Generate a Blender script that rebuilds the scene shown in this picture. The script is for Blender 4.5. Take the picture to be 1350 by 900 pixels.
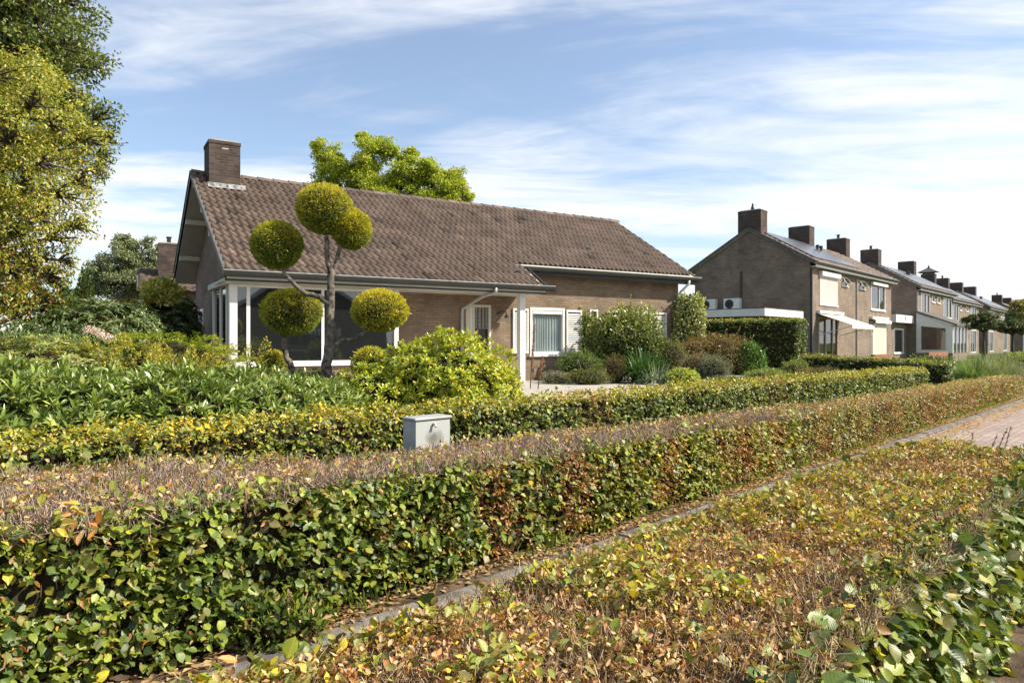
import bpy, math
import numpy as np
from mathutils import Vector, Matrix

for o in list(bpy.data.objects):
    bpy.data.objects.remove(o)
SC = bpy.context.scene
COL = SC.collection
RAD = math.radians
rng = np.random.default_rng(11)

# ------------------------------------------------------------------ camera
EYE = 1.5
cam = bpy.data.cameras.new('camera')
cam.sensor_width = 36.0
cam.lens = 921.0 / 1350.0 * 36.0
cam.clip_start = 0.05
cam.clip_end = 3000
cam.shift_y = 1.0 / 1350.0
co = bpy.data.objects.new('camera', cam)
COL.objects.link(co)
co.location = (0, 0, EYE)
co.rotation_euler = (RAD(90), 0, 0)
SC.camera = co

# ------------------------------------------------------------------ sun and sky
SUN_EL = RAD(41)
SUN_V = Vector((math.cos(SUN_EL) * 0.998, -math.cos(SUN_EL) * 0.16, math.sin(SUN_EL))).normalized()
sl = bpy.data.lights.new('sun', 'SUN')
sl.energy = 5.0
sl.angle = RAD(0.5)
sl.color = (1.0, 0.90, 0.74)
so = bpy.data.objects.new('sun', sl)
COL.objects.link(so)
so.rotation_euler = SUN_V.to_track_quat('Z', 'Y').to_euler()
so.location = (30, 0, 30)

W = bpy.data.worlds.new('World')
SC.world = W
W.use_nodes = True
nt = W.node_tree
nt.nodes.clear()
def nd(t, typ, **kw):
    n = t.nodes.new(typ)
    for k, v in kw.items():
        setattr(n, k, v)
    return n
out = nd(nt, 'ShaderNodeOutputWorld')
bg = nd(nt, 'ShaderNodeBackground')
bg.inputs['Strength'].default_value = 0.115
sky = nd(nt, 'ShaderNodeTexSky', sky_type='NISHITA')
sky.sun_disc = False
sky.sun_elevation = SUN_EL
sky.sun_rotation = RAD(95)
sky.air_density = 1.0
sky.dust_density = 0.7
sky.ozone_density = 1.6
tc = nd(nt, 'ShaderNodeTexCoord')
sep = nd(nt, 'ShaderNodeSeparateXYZ')
nt.links.new(tc.outputs['Generated'], sep.inputs[0])
def wm(op, a, b=None, c=None, clamp=False):
    n = nd(nt, 'ShaderNodeMath', operation=op)
    n.use_clamp = clamp
    for i, v in enumerate((a, b, c)):
        if v is None: continue
        if isinstance(v, (int, float)): n.inputs[i].default_value = v
        else: nt.links.new(v, n.inputs[i])
    return n.outputs[0]
zc = wm('MAXIMUM', sep.outputs[2], 0.0)
den = wm('ADD', zc, 0.10)
u = wm('DIVIDE', sep.outputs[0], den)
v = wm('DIVIDE', sep.outputs[1], den)
def cnoise(rot, sx, sy, off, detail, rough, dist):
    cb = nd(nt, 'ShaderNodeCombineXYZ')
    nt.links.new(u, cb.inputs[0]); nt.links.new(v, cb.inputs[1])
    mp = nd(nt, 'ShaderNodeMapping')
    mp.inputs['Rotation'].default_value = (0, 0, rot)
    mp.inputs['Scale'].default_value = (sx, sy, 1)
    mp.inputs['Location'].default_value = off
    nt.links.new(cb.outputs[0], mp.inputs[0])
    n = nd(nt, 'ShaderNodeTexNoise')
    n.inputs['Scale'].default_value = 1.0
    n.inputs['Detail'].default_value = detail
    n.inputs['Roughness'].default_value = rough
    n.inputs['Distortion'].default_value = dist
    nt.links.new(mp.outputs[0], n.inputs['Vector'])
    return n.outputs['Fac']
n1 = cnoise(RAD(24), 0.36, 0.95, (3.1, 1.7, 0), 8, 0.58, 0.9)     # long cirrus streaks
n2 = cnoise(RAD(-14), 0.45, 0.6, (7.7, 4.2, 0), 5, 0.5, 0.4)     # broad veils
n3 = cnoise(RAD(35), 1.5, 3.6, (1.3, 9.0, 0), 8, 0.62, 1.2)      # fine wisps
s1 = wm('MULTIPLY', n1, 0.85)
s2 = wm('MULTIPLY_ADD', n2, 0.50, s1)
s3 = wm('MULTIPLY_ADD', n3, 0.22, s2)
low = wm('SUBTRACT', 1.0, wm('MULTIPLY', zc, 2.3), None, True)     # more veil low down
side = wm('MULTIPLY_ADD', sep.outputs[0], 0.10, 0.0)
tot = wm('ADD', wm('MULTIPLY_ADD', low, 0.12, s3), side)
mr = nd(nt, 'ShaderNodeMapRange')
mr.interpolation_type = 'SMOOTHSTEP'
mr.inputs['From Min'].default_value = 0.70
mr.inputs['From Max'].default_value = 0.96
mr.inputs['To Min'].default_value = 0.10
mr.inputs['To Max'].default_value = 0.97
nt.links.new(tot, mr.inputs['Value'])
mx = nd(nt, 'ShaderNodeMix', data_type='RGBA')
nt.links.new(mr.outputs[0], mx.inputs[0])
sk = nd(nt, 'ShaderNodeMix', data_type='RGBA', blend_type='MULTIPLY')
sk.inputs[0].default_value = 1.0
nt.links.new(sky.outputs[0], sk.inputs[6])
sk.inputs[7].default_value = (1.04, 1.05, 1.06, 1)
nt.links.new(sk.outputs[2], mx.inputs[6])
mx.inputs[7].default_value = (5.9, 6.05, 6.3, 1)
nt.links.new(mx.outputs[2], bg.inputs[0])
nt.links.new(bg.outputs[0], out.inputs[0])

SC.view_settings.view_transform = 'Standard'
SC.view_settings.look = 'None'
SC.view_settings.gamma = 1
SC.view_settings.use_curve_mapping = False
SC.view_settings.exposure = 0.68
SC.render.engine = 'CYCLES'
SC.cycles.max_bounces = 6
SC.cycles.transparent_max_bounces = 6

# ------------------------------------------------------------------ materials
MATS = {}
def new_mat(name):
    m = bpy.data.materials.new(name)
    m.use_nodes = True
    MATS[name] = m
    return m, m.node_tree, m.node_tree.nodes['Principled BSDF'], m.node_tree.nodes['Material Output']

def plain(name, col, rough=0.6, var=0.12, scale=6.0, metal=0.0, bump=0.0, spec=0.5, col2=None):
    m, t, p, o = new_mat(name)
    c = nd(t, 'ShaderNodeTexCoord')
    n = nd(t, 'ShaderNodeTexNoise')
    n.inputs['Scale'].default_value = scale
    n.inputs['Detail'].default_value = 6
    t.links.new(c.outputs['Object'], n.inputs['Vector'])
    r = nd(t, 'ShaderNodeValToRGB')
    a = [x * (1 - var) for x in col]
    b = col2 if col2 else [min(1, x * (1 + var)) for x in col]
    r.color_ramp.elements[0].color = (*a, 1); r.color_ramp.elements[0].position = 0.35
    r.color_ramp.elements[1].color = (*b, 1); r.color_ramp.elements[1].position = 0.68
    t.links.new(n.outputs['Fac'], r.inputs[0])
    t.links.new(r.outputs[0], p.inputs['Base Color'])
    p.inputs['Roughness'].default_value = rough
    p.inputs['Metallic'].default_value = metal
    p.inputs['Specular IOR Level'].default_value = spec
    if bump:
        bp = nd(t, 'ShaderNodeBump'); bp.inputs['Strength'].default_value = bump; bp.inputs['Distance'].default_value = 0.01
        n2 = nd(t, 'ShaderNodeTexNoise'); n2.inputs['Scale'].default_value = scale * 8; n2.inputs['Detail'].default_value = 5
        t.links.new(c.outputs['Object'], n2.inputs['Vector'])
        t.links.new(n2.outputs['Fac'], bp.inputs['Height']); t.links.new(bp.outputs[0], p.inputs['Normal'])
    return m

def brick(name, c1, c2, mortar, bw=0.215, rh=0.066, ms=0.010, bump=0.5, stain=0.35):
    m, t, p, o = new_mat(name)
    uv = nd(t, 'ShaderNodeUVMap'); uv.uv_map = 'UVMap'
    b = nd(t, 'ShaderNodeTexBrick')
    b.inputs['Scale'].default_value = 1.0
    b.inputs['Brick Width'].default_value = bw
    b.inputs['Row Height'].default_value = rh
    b.inputs['Mortar Size'].default_value = ms
    b.inputs['Mortar Smooth'].default_value = 0.2
    b.inputs['Color1'].default_value = (*c1, 1)
    b.inputs['Color2'].default_value = (*c2, 1)
    b.inputs['Mortar'].default_value = (*mortar, 1)
    t.links.new(uv.outputs[0], b.inputs['Vector'])
    n = nd(t, 'ShaderNodeTexNoise'); n.inputs['Scale'].default_value = 1.1; n.inputs['Detail'].default_value = 8; n.inputs['Roughness'].default_value = 0.65
    t.links.new(uv.outputs[0], n.inputs['Vector'])
    r = nd(t, 'ShaderNodeMapRange'); r.inputs['From Min'].default_value = 0.3; r.inputs['From Max'].default_value = 0.7
    r.inputs['To Min'].default_value = 1 - stain; r.inputs['To Max'].default_value = 1 + stain * 0.5
    t.links.new(n.outputs['Fac'], r.inputs[0])
    mu = nd(t, 'ShaderNodeMix', data_type='RGBA', blend_type='MULTIPLY'); mu.inputs[0].default_value = 1
    t.links.new(b.outputs['Color'], mu.inputs[6]); t.links.new(r.outputs[0], mu.inputs[7])
    t.links.new(mu.outputs[2], p.inputs['Base Color'])
    p.inputs['Roughness'].default_value = 0.9
    p.inputs['Specular IOR Level'].default_value = 0.2
    bp = nd(t, 'ShaderNodeBump'); bp.inputs['Strength'].default_value = bump; bp.inputs['Distance'].default_value = 0.006
    iv = nd(t, 'ShaderNodeMath', operation='SUBTRACT'); iv.inputs[0].default_value = 1
    t.links.new(b.outputs['Fac'], iv.inputs[1]); t.links.new(iv.outputs[0], bp.inputs['Height'])
    t.links.new(bp.outputs[0], p.inputs['Normal'])
    return m

def vcol(name, rough=0.5, transl=0.0, spec=0.5, noise=0.0, nscale=20.0, sat=1.0):
    """colour comes from the mesh's own Col attribute (one colour per leaf, tile or twig)"""
    m, t, p, o = new_mat(name)
    a = nd(t, 'ShaderNodeAttribute'); a.attribute_name = 'Col'
    src = a.outputs['Color']
    if noise:
        c = nd(t, 'ShaderNodeTexCoord')
        n = nd(t, 'ShaderNodeTexNoise'); n.inputs['Scale'].default_value = nscale; n.inputs['Detail'].default_value = 6
        t.links.new(c.outputs['Object'], n.inputs['Vector'])
        r = nd(t, 'ShaderNodeMapRange'); r.inputs['From Min'].default_value = 0.3; r.inputs['From Max'].default_value = 0.7
        r.inputs['To Min'].default_value = 1 - noise; r.inputs['To Max'].default_value = 1 + noise
        t.links.new(n.outputs['Fac'], r.inputs[0])
        mu = nd(t, 'ShaderNodeMix', data_type='RGBA', blend_type='MULTIPLY'); mu.inputs[0].default_value = 1
        t.links.new(src, mu.inputs[6]); t.links.new(r.outputs[0], mu.inputs[7])
        src = mu.outputs[2]
    t.links.new(src, p.inputs['Base Color'])
    p.inputs['Roughness'].default_value = rough
    p.inputs['Specular IOR Level'].default_value = spec
    if transl:
        tr = nd(t, 'ShaderNodeBsdfTranslucent')
        g = nd(t, 'ShaderNodeMix', data_type='RGBA', blend_type='MULTIPLY'); g.inputs[0].default_value = 1
        t.links.new(src, g.inputs[6]); g.inputs[7].default_value = (1.5, 1.45, 0.6, 1)
        t.links.new(g.outputs[2], tr.inputs['Color'])
        ms = nd(t, 'ShaderNodeMixShader'); ms.inputs[0].default_value = transl
        t.links.new(p.outputs[0], ms.inputs[1]); t.links.new(tr.outputs[0], ms.inputs[2])
        t.links.new(ms.outputs[0], o.inputs['Surface'])
    return m

def glass_dark(name, col=(0.012, 0.014, 0.015), rough=0.02, spec=0.9):
    m, t, p, o = new_mat(name)
    p.inputs['Base Color'].default_value = (*col, 1)
    p.inputs['Roughness'].default_value = rough
    p.inputs['Specular IOR Level'].default_value = spec; p.inputs['IOR'].default_value = 1.75
    c = nd(t, 'ShaderNodeTexCoord'); n = nd(t, 'ShaderNodeTexNoise'); n.inputs['Scale'].default_value = 0.9
    t.links.new(c.outputs['Object'], n.inputs['Vector'])
    bp = nd(t, 'ShaderNodeBump'); bp.inputs['Strength'].default_value = 0.04; bp.inputs['Distance'].default_value = 0.05
    t.links.new(n.outputs['Fac'], bp.inputs['Height']); t.links.new(bp.outputs[0], p.inputs['Normal'])
    return m

def glass_clear(name):
    m, t, p, o = new_mat(name)
    t.nodes.remove(p)
    tr = nd(t, 'ShaderNodeBsdfTransparent'); tr.inputs[0].default_value = (0.86, 0.9, 0.9, 1)
    gl = nd(t, 'ShaderNodeBsdfGlossy'); gl.inputs['Roughness'].default_value = 0.01
    lw = nd(t, 'ShaderNodeLayerWeight'); pw = nd(t, 'ShaderNodeMath', operation='POWER'); pw.inputs[1].default_value = 4.0
    t.links.new(lw.outputs['Facing'], pw.inputs[0]); fr = nd(t, 'ShaderNodeMath', operation='MULTIPLY_ADD'); fr.inputs[1].default_value = .85; fr.inputs[2].default_value = .09
    t.links.new(pw.outputs[0], fr.inputs[0])
    ms = nd(t, 'ShaderNodeMixShader')
    t.links.new(fr.outputs[0], ms.inputs[0]); t.links.new(tr.outputs[0], ms.inputs[1]); t.links.new(gl.outputs[0], ms.inputs[2])
    t.links.new(ms.outputs[0], o.inputs['Surface'])
    return m

BR_MAIN = brick('house_brick', (0.30, 0.222, 0.155), (0.215, 0.158, 0.112), (0.18, 0.145, 0.11))
BR_DARK = brick('shaded_gable_brick', (0.27, 0.205, 0.155), (0.195, 0.148, 0.112), (0.15, 0.125, 0.105))  # darker copy of the wall brick: gable shade is in its colour
BR_CHIM = brick('chimney_brick', (0.125, 0.085, 0.072), (0.055, 0.042, 0.040), (0.10, 0.088, 0.08), stain=0.55)
BR_ROW = brick('row_brick', (0.285, 0.220, 0.170), (0.20, 0.152, 0.118), (0.24, 0.20, 0.17))
BR_STK = brick('stained_brick', (0.225, 0.170, 0.13), (0.155, 0.118, 0.09), (0.12, 0.10, 0.09))
BR_RED = brick('red_brick', (0.35, 0.14, 0.08), (0.27, 0.10, 0.06), (0.25, 0.18, 0.14))
BR_LINT = brick('soldier_brick', (0.30, 0.17, 0.10), (0.24, 0.13, 0.08), (0.18, 0.13, 0.10), bw=0.066, rh=0.5)
WHITE = plain('white_paint', (0.70, 0.70, 0.68), 0.45, 0.05, 3)
CREAM = plain('cream_paint', (0.56, 0.53, 0.45), 0.5, 0.06, 3)
PLASTER = plain('soffit_paint', (0.50, 0.50, 0.46), 0.7, 0.1, 3)
ZINC = plain('zinc', (0.42, 0.43, 0.43), 0.5, 0.2, 5, metal=0.35)
ZINC_DK = plain('dark_gutter', (0.022, 0.024, 0.022), 0.55, 0.2, 5)  # near-black: shade on the gutter front is put into this colour
FELT = plain('roof_felt', (0.10, 0.095, 0.09), 0.9, 0.2, 3)
GLASS = glass_dark('dark_glass')
GLASSC = glass_clear('clear_glass')
BLACKM = plain('black_metal', (0.02, 0.02, 0.022), 0.4, 0.1, 5)
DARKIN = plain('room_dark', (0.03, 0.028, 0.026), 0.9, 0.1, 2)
CURT = plain('curtain', (0.42, 0.47, 0.48), 0.8, 0.08, 4)
BLIND = plain('roller_blind', (0.50, 0.47, 0.45), 0.6, 0.04, 2)
AWN = plain('awning_fabric', (0.66, 0.62, 0.55), 0.7, 0.04, 2)
WOODF = plain('wood_frame', (0.50, 0.30, 0.19), 0.5, 0.15, 6)
WOODD = plain('dark_boards', (0.075, 0.05, 0.04), 0.8, 0.35, 9)
SOLAR = plain('solar_panel', (0.03, 0.034, 0.045), 0.28, 0.1, 5, spec=1.0)
SOLAR.node_tree.nodes['Principled BSDF'].inputs['IOR'].default_value = 2.0
TILE = vcol('roof_tile', 0.8, 0, 0.3, noise=0.30, nscale=1.6)
LEAD = plain('lead_flashing', (0.32, 0.33, 0.34), 0.5, 0.5, 9, metal=0.2)
LEAF = vcol('leaf', 0.42, 0.30, 0.45)
LEAF_V, _t, _p, _o = None, None, None, None
LEAF_V = vcol('veined_leaf', 0.42, 0.20, 0.45)
def _veins():
    t = LEAF_V.node_tree
    att = [n for n in t.nodes if n.type == 'ATTRIBUTE'][0]
    lc = nd(t, 'ShaderNodeAttribute'); lc.attribute_name = 'Lc'
    sp_ = nd(t, 'ShaderNodeSeparateXYZ'); t.links.new(lc.outputs['Vector'], sp_.inputs[0])
    def M(op, a, b=0.0, clamp=False):
        n = nd(t, 'ShaderNodeMath', operation=op); n.use_clamp = clamp
        for i, v_ in enumerate((a, b)):
            if isinstance(v_, (int, float)): n.inputs[i].default_value = v_
            else: t.links.new(v_, n.inputs[i])
        return n.outputs[0]
    ax = M('ABSOLUTE', sp_.outputs[0])
    w_ = M('SINE', M('MULTIPLY', M('SUBTRACT', sp_.outputs[1], M('MULTIPLY', ax, .9)), 46.0))
    side_v = M('MULTIPLY', w_, .09)
    rib = M('SUBTRACT', 1.0, M('MULTIPLY', ax, 16.0), True)
    nz_ = nd(t, 'ShaderNodeTexNoise'); nz_.inputs['Scale'].default_value = 3.0; nz_.inputs['Detail'].default_value = 4; t.links.new(lc.outputs['Vector'], nz_.inputs['Vector'])
    br_ = M('MULTIPLY_ADD', rib, .35); 
    f1 = M('ADD', M('ADD', 1.12, M('MULTIPLY', rib, .35)), M('MULTIPLY', side_v, .5))
    f2 = M('MULTIPLY', f1, M('ADD', .72, M('MULTIPLY', nz_.outputs['Fac'], .56)))
    m1 = nd(t, 'ShaderNodeMix', data_type='RGBA', blend_type='MULTIPLY'); m1.inputs[0].default_value = 1
    t.links.new(att.outputs['Color'], m1.inputs[6]); t.links.new(f2, m1.inputs[7])
    # dry brown blotches creeping in from the margin
    e = M('MULTIPLY', M('ADD', M('MULTIPLY', ax, 1.5), M('MULTIPLY', sp_.outputs[1], .25)), nz_.outputs['Fac'])
    b_ = M('MULTIPLY', M('SUBTRACT', e, .43), 6.0, True)
    m2 = nd(t, 'ShaderNodeMix', data_type='RGBA'); t.links.new(b_, m2.inputs[0]); t.links.new(m1.outputs[2], m2.inputs[6]); m2.inputs[7].default_value = (.26, .14, .06, 1)
    for l in list(att.outputs['Color'].links):
        if l.to_node != m1:
            to = l.to_socket; t.links.remove(l); t.links.new(m2.outputs[2], to)
    bp = nd(t, 'ShaderNodeBump'); bp.inputs['Strength'].default_value = .16; bp.inputs['Distance'].default_value = .001
    t.links.new(w_, bp.inputs['Height'])
    pb = [n for n in t.nodes if n.type == 'BSDF_PRINCIPLED'][0]; t.links.new(bp.outputs[0], pb.inputs['Normal'])
_veins()
LEAF_M = vcol('leaf_matt', 0.65, 0.30, 0.25)
LEAF_G = vcol('leaf_glossy', 0.30, 0.20, 0.6)
TWIG = vcol('twig', 0.85, 0, 0.2)
CORE = plain('inner_shade', (0.035, 0.032, 0.018), 1.0, 0.5, 22, spec=0.05)  # dark solid filler colour standing in for shade deep between the leaves
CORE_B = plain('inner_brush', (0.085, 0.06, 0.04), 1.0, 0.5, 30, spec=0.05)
BARK = plain('bark', (0.10, 0.08, 0.06), 0.95, 0.6, 16, bump=1.0, col2=(0.26, 0.23, 0.19))
BARK_D = plain('dark_bark', (0.06, 0.05, 0.04), 0.95, 0.4, 10, bump=0.8)
SOIL = plain('soil', (0.11, 0.08, 0.055), 1.0, 0.5, 9, bump=0.8, spec=0.1)
CONC = plain('concrete', (0.42, 0.39, 0.35), 0.9, 0.2, 6, bump=0.3, spec=0.2)
KERBM = plain('kerb_concrete', (0.19, 0.178, 0.162), 0.95, 0.35, 7, bump=0.7, spec=0.15)
GRAVEL = plain('gravel', (0.46, 0.37, 0.26), 1.0, 0.25, 30, bump=0.6, spec=0.1)
GRASS = plain('lawn_green', (0.07, 0.10, 0.025), 1.0, 0.4, 5, bump=0.8, spec=0.1)
CABM = plain('cabinet_paint', (0.35, 0.37, 0.365), 0.55, 0.12, 9)
TERRA = plain('terracotta', (0.30, 0.10, 0.06), 0.8, 0.2, 7)

# ------------------------------------------------------------------ noise helper (numpy value noise)
_tab = np.random.default_rng(5).random((64, 64, 64)).astype(np.float32)
def vnoise(x, y, z):
    x = np.asarray(x, float); y = np.asarray(y, float) + 0 * x; z = np.asarray(z, float) + 0 * x
    xi = np.floor(x).astype(int); yi = np.floor(y).astype(int); zi = np.floor(z).astype(int)
    fx = x - xi; fy = y - yi; fz = z - zi
    fx = fx * fx * (3 - 2 * fx); fy = fy * fy * (3 - 2 * fy); fz = fz * fz * (3 - 2 * fz)
    def T(a, b, c): return _tab[(xi + a) % 64, (yi + b) % 64, (zi + c) % 64]
    l = lambda a, b, t: a + (b - a) * t
    return l(l(l(T(0,0,0), T(1,0,0), fx), l(T(0,1,0), T(1,1,0), fx), fy),
             l(l(T(0,0,1), T(1,0,1), fx), l(T(0,1,1), T(1,1,1), fx), fy), fz)
def fbm(P, s, off=0.0):
    return (vnoise(P[:,0]*s+off, P[:,1]*s+off*1.7, P[:,2]*s) * 0.6 + vnoise(P[:,0]*s*2.3+off, P[:,1]*s*2.3, P[:,2]*s*2.3+off) * 0.4)

# ------------------------------------------------------------------ object helpers
def tag(o, label=None, cat=None, group=None, kind=None):
    if label: o['label'] = label
    if cat: o['category'] = cat
    if group: o['group'] = group
    if kind: o['kind'] = kind
    return o
def empty(name, loc=(0, 0, 0), rz=0.0, label=None, cat=None, group=None, parent=None):
    o = bpy.data.objects.new(name, None)
    COL.objects.link(o)
    o.location = loc; o.rotation_euler = (0, 0, rz)
    o.empty_display_size = 0.2
    if parent: o.parent = parent
    return tag(o, label, cat, group)

class MB:
    """collects boxes, prisms and tubes in local coordinates; build() links them as ONE mesh with metre-scale box UVs"""
    def __init__(s): s.v = []; s.f = []
    def add(s, vs, fs):
        b = len(s.v); s.v.extend([tuple(p) for p in vs]); s.f.extend([tuple(b + i for i in f) for f in fs]); return s
    def box(s, x0, x1, y0, y1, z0, z1, R=None, T=None):
        vs = [(x, y, z) for z in (z0, z1) for y in (y0, y1) for x in (x0, x1)]
        if R is not None: vs = [tuple(R @ Vector(p) + Vector(T or (0,0,0))) for p in vs]
        return s.add(vs, [(0,2,3,1), (4,5,7,6), (0,1,5,4), (2,6,7,3), (0,4,6,2), (1,3,7,5)])
    def prism_x(s, poly, x0, x1):      # poly in (y,z), extruded along x
        n = len(poly)
        vs = [(x0, a, b) for a, b in poly] + [(x1, a, b) for a, b in poly]
        fs = [tuple(range(n)), tuple(range(2*n-1, n-1, -1))] + [(i, i+n, (i+1) % n + n, (i+1) % n) for i in range(n)]
        return s.add(vs, fs)
    def prism_y(s, poly, y0, y1):      # poly in (x,z)
        n = len(poly)
        vs = [(a, y0, b) for a, b in poly] + [(a, y1, b) for a, b in poly]
        fs = [tuple(range(n-1, -1, -1)), tuple(range(n, 2*n))] + [(i, (i+1) % n, (i+1) % n + n, i+n) for i in range(n)]
        return s.add(vs, fs)
    def prism_z(s, poly, z0, z1):
        n = len(poly)
        vs = [(a, b, z0) for a, b in poly] + [(a, b, z1) for a, b in poly]
        fs = [tuple(range(n-1, -1, -1)), tuple(range(n, 2*n))] + [(i, (i+1) % n, (i+1) % n + n, i+n) for i in range(n)]
        return s.add(vs, fs)
    def tube(s, pts, rad, seg=8, wob=0.0, cap=True):
        pts = [Vector(p) for p in pts]
        rad = rad if hasattr(rad, '__len__') else [rad] * len(pts)
        b = len(s.v); ref = Vector((0.13, 0.31, 0.94))
        for i, p in enumerate(pts):
            d = (pts[min(i+1, len(pts)-1)] - pts[max(i-1, 0)]).normalized()
            a = d.cross(ref)
            if a.length < 0.1: a = d.cross(Vector((1, 0, 0)))
            a.normalize(); c = d.cross(a)
            for k in range(seg):
                an = 2 * math.pi * k / seg
                r = rad[i] * (1 + wob * (rng.random() - 0.5))
                s.v.append(tuple(p + (a * math.cos(an) + c * math.sin(an)) * r))
        for i in range(len(pts) - 1):
            for k in range(seg):
                k2 = (k + 1) % seg
                s.f.append((b + i*seg + k, b + i*seg + k2, b + (i+1)*seg + k2, b + (i+1)*seg + k))
        if cap:
            s.f.append(tuple(b + k for k in range(seg-1, -1, -1)))
            s.f.append(tuple(b + (len(pts)-1)*seg + k for k in range(seg)))
        return s
    def lathe(s, prof, c, seg=16):     # prof (r,z)
        b = len(s.v)
        for r, z in prof:
            for k in range(seg):
                an = 2 * math.pi * k / seg
                s.v.append((c[0] + r * math.cos(an), c[1] + r * math.sin(an), c[2] + z))
        for i in range(len(prof) - 1):
            for k in range(seg):
                k2 = (k + 1) % seg
                s.f.append((b+i*seg+k, b+i*seg+k2, b+(i+1)*seg+k2, b+(i+1)*seg+k))
        s.f.append(tuple(b + k for k in range(seg-1, -1, -1)))
        s.f.append(tuple(b + (len(prof)-1)*seg + k for k in range(seg)))
        return s
    def build(s, name, mat, parent=None, smooth=False, bevel=0.0, loc=None, rz=0.0, colors=None):
        me = bpy.data.meshes.new(name)
        me.from_pydata(s.v, [], s.f); me.update()
        uvl = me.uv_layers.new(name='UVMap')
        nl = len(me.loops)
        vi = np.empty(nl, np.int32); me.loops.foreach_get('vertex_index', vi)
        co_ = np.empty(len(me.vertices) * 3); me.vertices.foreach_get('co', co_); co_ = co_.reshape(-1, 3)
        pn = np.empty(len(me.polygons) * 3); me.polygons.foreach_get('normal', pn); pn = np.abs(pn.reshape(-1, 3))
        lt = np.empty(len(me.polygons), np.int32); me.polygons.foreach_get('loop_total', lt)
        ln = np.repeat(pn, lt, axis=0); c = co_[vi]
        uv = np.where((ln[:, 2] > 0.8)[:, None], c[:, [0, 1]], np.where((ln[:, 0] > ln[:, 1])[:, None], c[:, [1, 2]], c[:, [0, 2]]))
        uvl.data.foreach_set('uv', uv.astype(np.float32).ravel())
        if colors is not None:
            at = me.color_attributes.new('Col', 'FLOAT_COLOR', 'POINT')
            at.data.foreach_set('color', np.asarray(colors, np.float32).ravel())
        me.materials.append(mat)
        if smooth: me.polygons.foreach_set('use_smooth', np.ones(len(me.polygons), bool))
        o = bpy.data.objects.new(name, me); COL.objects.link(o)
        if parent: o.parent = parent
        if loc is not None: o.location = loc
        o.rotation_euler = (0, 0, rz)
        if bevel:
            b = o.modifiers.new('bevel', 'BEVEL'); b.width = bevel; b.segments = 2; b.limit_method = 'ANGLE'
        return o

def raw_mesh(name, V, F, mat, parent=None, col=None, loc=None, rz=0.0, smooth=False):
    """V (n,3), F list of (m,k) index arrays"""
    me = bpy.data.meshes.new(name)
    F = [f for f in (F if isinstance(F, list) else [F]) if len(f)]
    me.vertices.add(len(V)); me.vertices.foreach_set('co', np.asarray(V, np.float32).ravel())
    tot = np.concatenate([np.full(len(f), f.shape[1], np.int32) for f in F])
    idx = np.concatenate([f.ravel() for f in F]).astype(np.int32)
    me.loops.add(len(idx)); me.loops.foreach_set('vertex_index', idx)
    me.polygons.add(len(tot))
    st = np.zeros(len(tot), np.int32); st[1:] = np.cumsum(tot)[:-1]
    me.polygons.foreach_set('loop_start', st); me.polygons.foreach_set('loop_total', tot)
    if smooth: me.polygons.foreach_set('use_smooth', np.ones(len(tot), bool))
    me.update(calc_edges=True)
    if col is not None:
        at = me.color_attributes.new('Col', 'FLOAT_COLOR', 'POINT')
        c = np.ones((len(V), 4), np.float32); c[:, :3] = col
        at.data.foreach_set('color', c.ravel())
    me.materials.append(mat)
    o = bpy.data.objects.new(name, me); COL.objects.link(o)
    if parent: o.parent = parent
    if loc is not None: o.location = loc
    o.rotation_euler = (0, 0, rz)
    return o

def unit(a): return a / np.maximum(np.linalg.norm(a, axis=1, keepdims=True), 1e-9)
# leaf templates: x across, y along to the tip, z up; (verts, tris/quads)
T_OVAL = (np.array([(0,0,0), (-.30,.22,.06), (.30,.22,.06), (0,.30,-.02), (-.36,.52,.08), (.36,.52,.08), (0,.62,-.03), (-.20,.82,.02), (.20,.82,.02), (0,1.0,-.10)]),
          [np.array([(0,3,1),(0,2,3),(7,6,9),(6,8,9)]), np.array([(1,3,6,4),(3,2,5,6)]), np.array([(4,6,7),(6,5,8)])])
T_FOLD = (np.array([(0,0,0), (-.36,.42,.09), (.36,.42,.09), (0,.5,-.02), (0,1,-.08)]), [np.array([(0,3,1),(0,2,3),(1,3,4),(3,2,4)])])
T_QUAD = (np.array([(0,0,0), (-.34,.5,.06), (0,1,-.04), (.34,.5,.06)]), [np.array([(0,2,1),(0,3,2)])])
T_LONG = (np.array([(0,0,0), (-.13,.35,.035), (.13,.35,.035), (0,.4,0), (-.12,.7,.01), (.12,.7,.01), (0,.72,-.03), (0,1,-.12)]),
          [np.array([(0,3,1),(0,2,3),(4,6,7),(6,5,7)]), np.array([(1,3,6,4),(3,2,5,6)])])
T_STICK = (np.array([(-.5,0,-.3), (.5,0,-.3), (0,0,.6), (-.3,1,-.2), (.3,1,-.2), (0,1,.35)]), [np.array([(0,1,4,3),(1,2,5,4),(2,0,3,5)])])
T_BLADE = (np.array([(-.5,0,0), (.5,0,0), (-.45,.45,.10), (.45,.45,.10), (-.25,.8,.02), (.25,.8,.02), (0,1,-.14)]),
           [np.array([(0,1,3,2),(2,3,5,4)]), np.array([(4,5,6)])])

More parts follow.
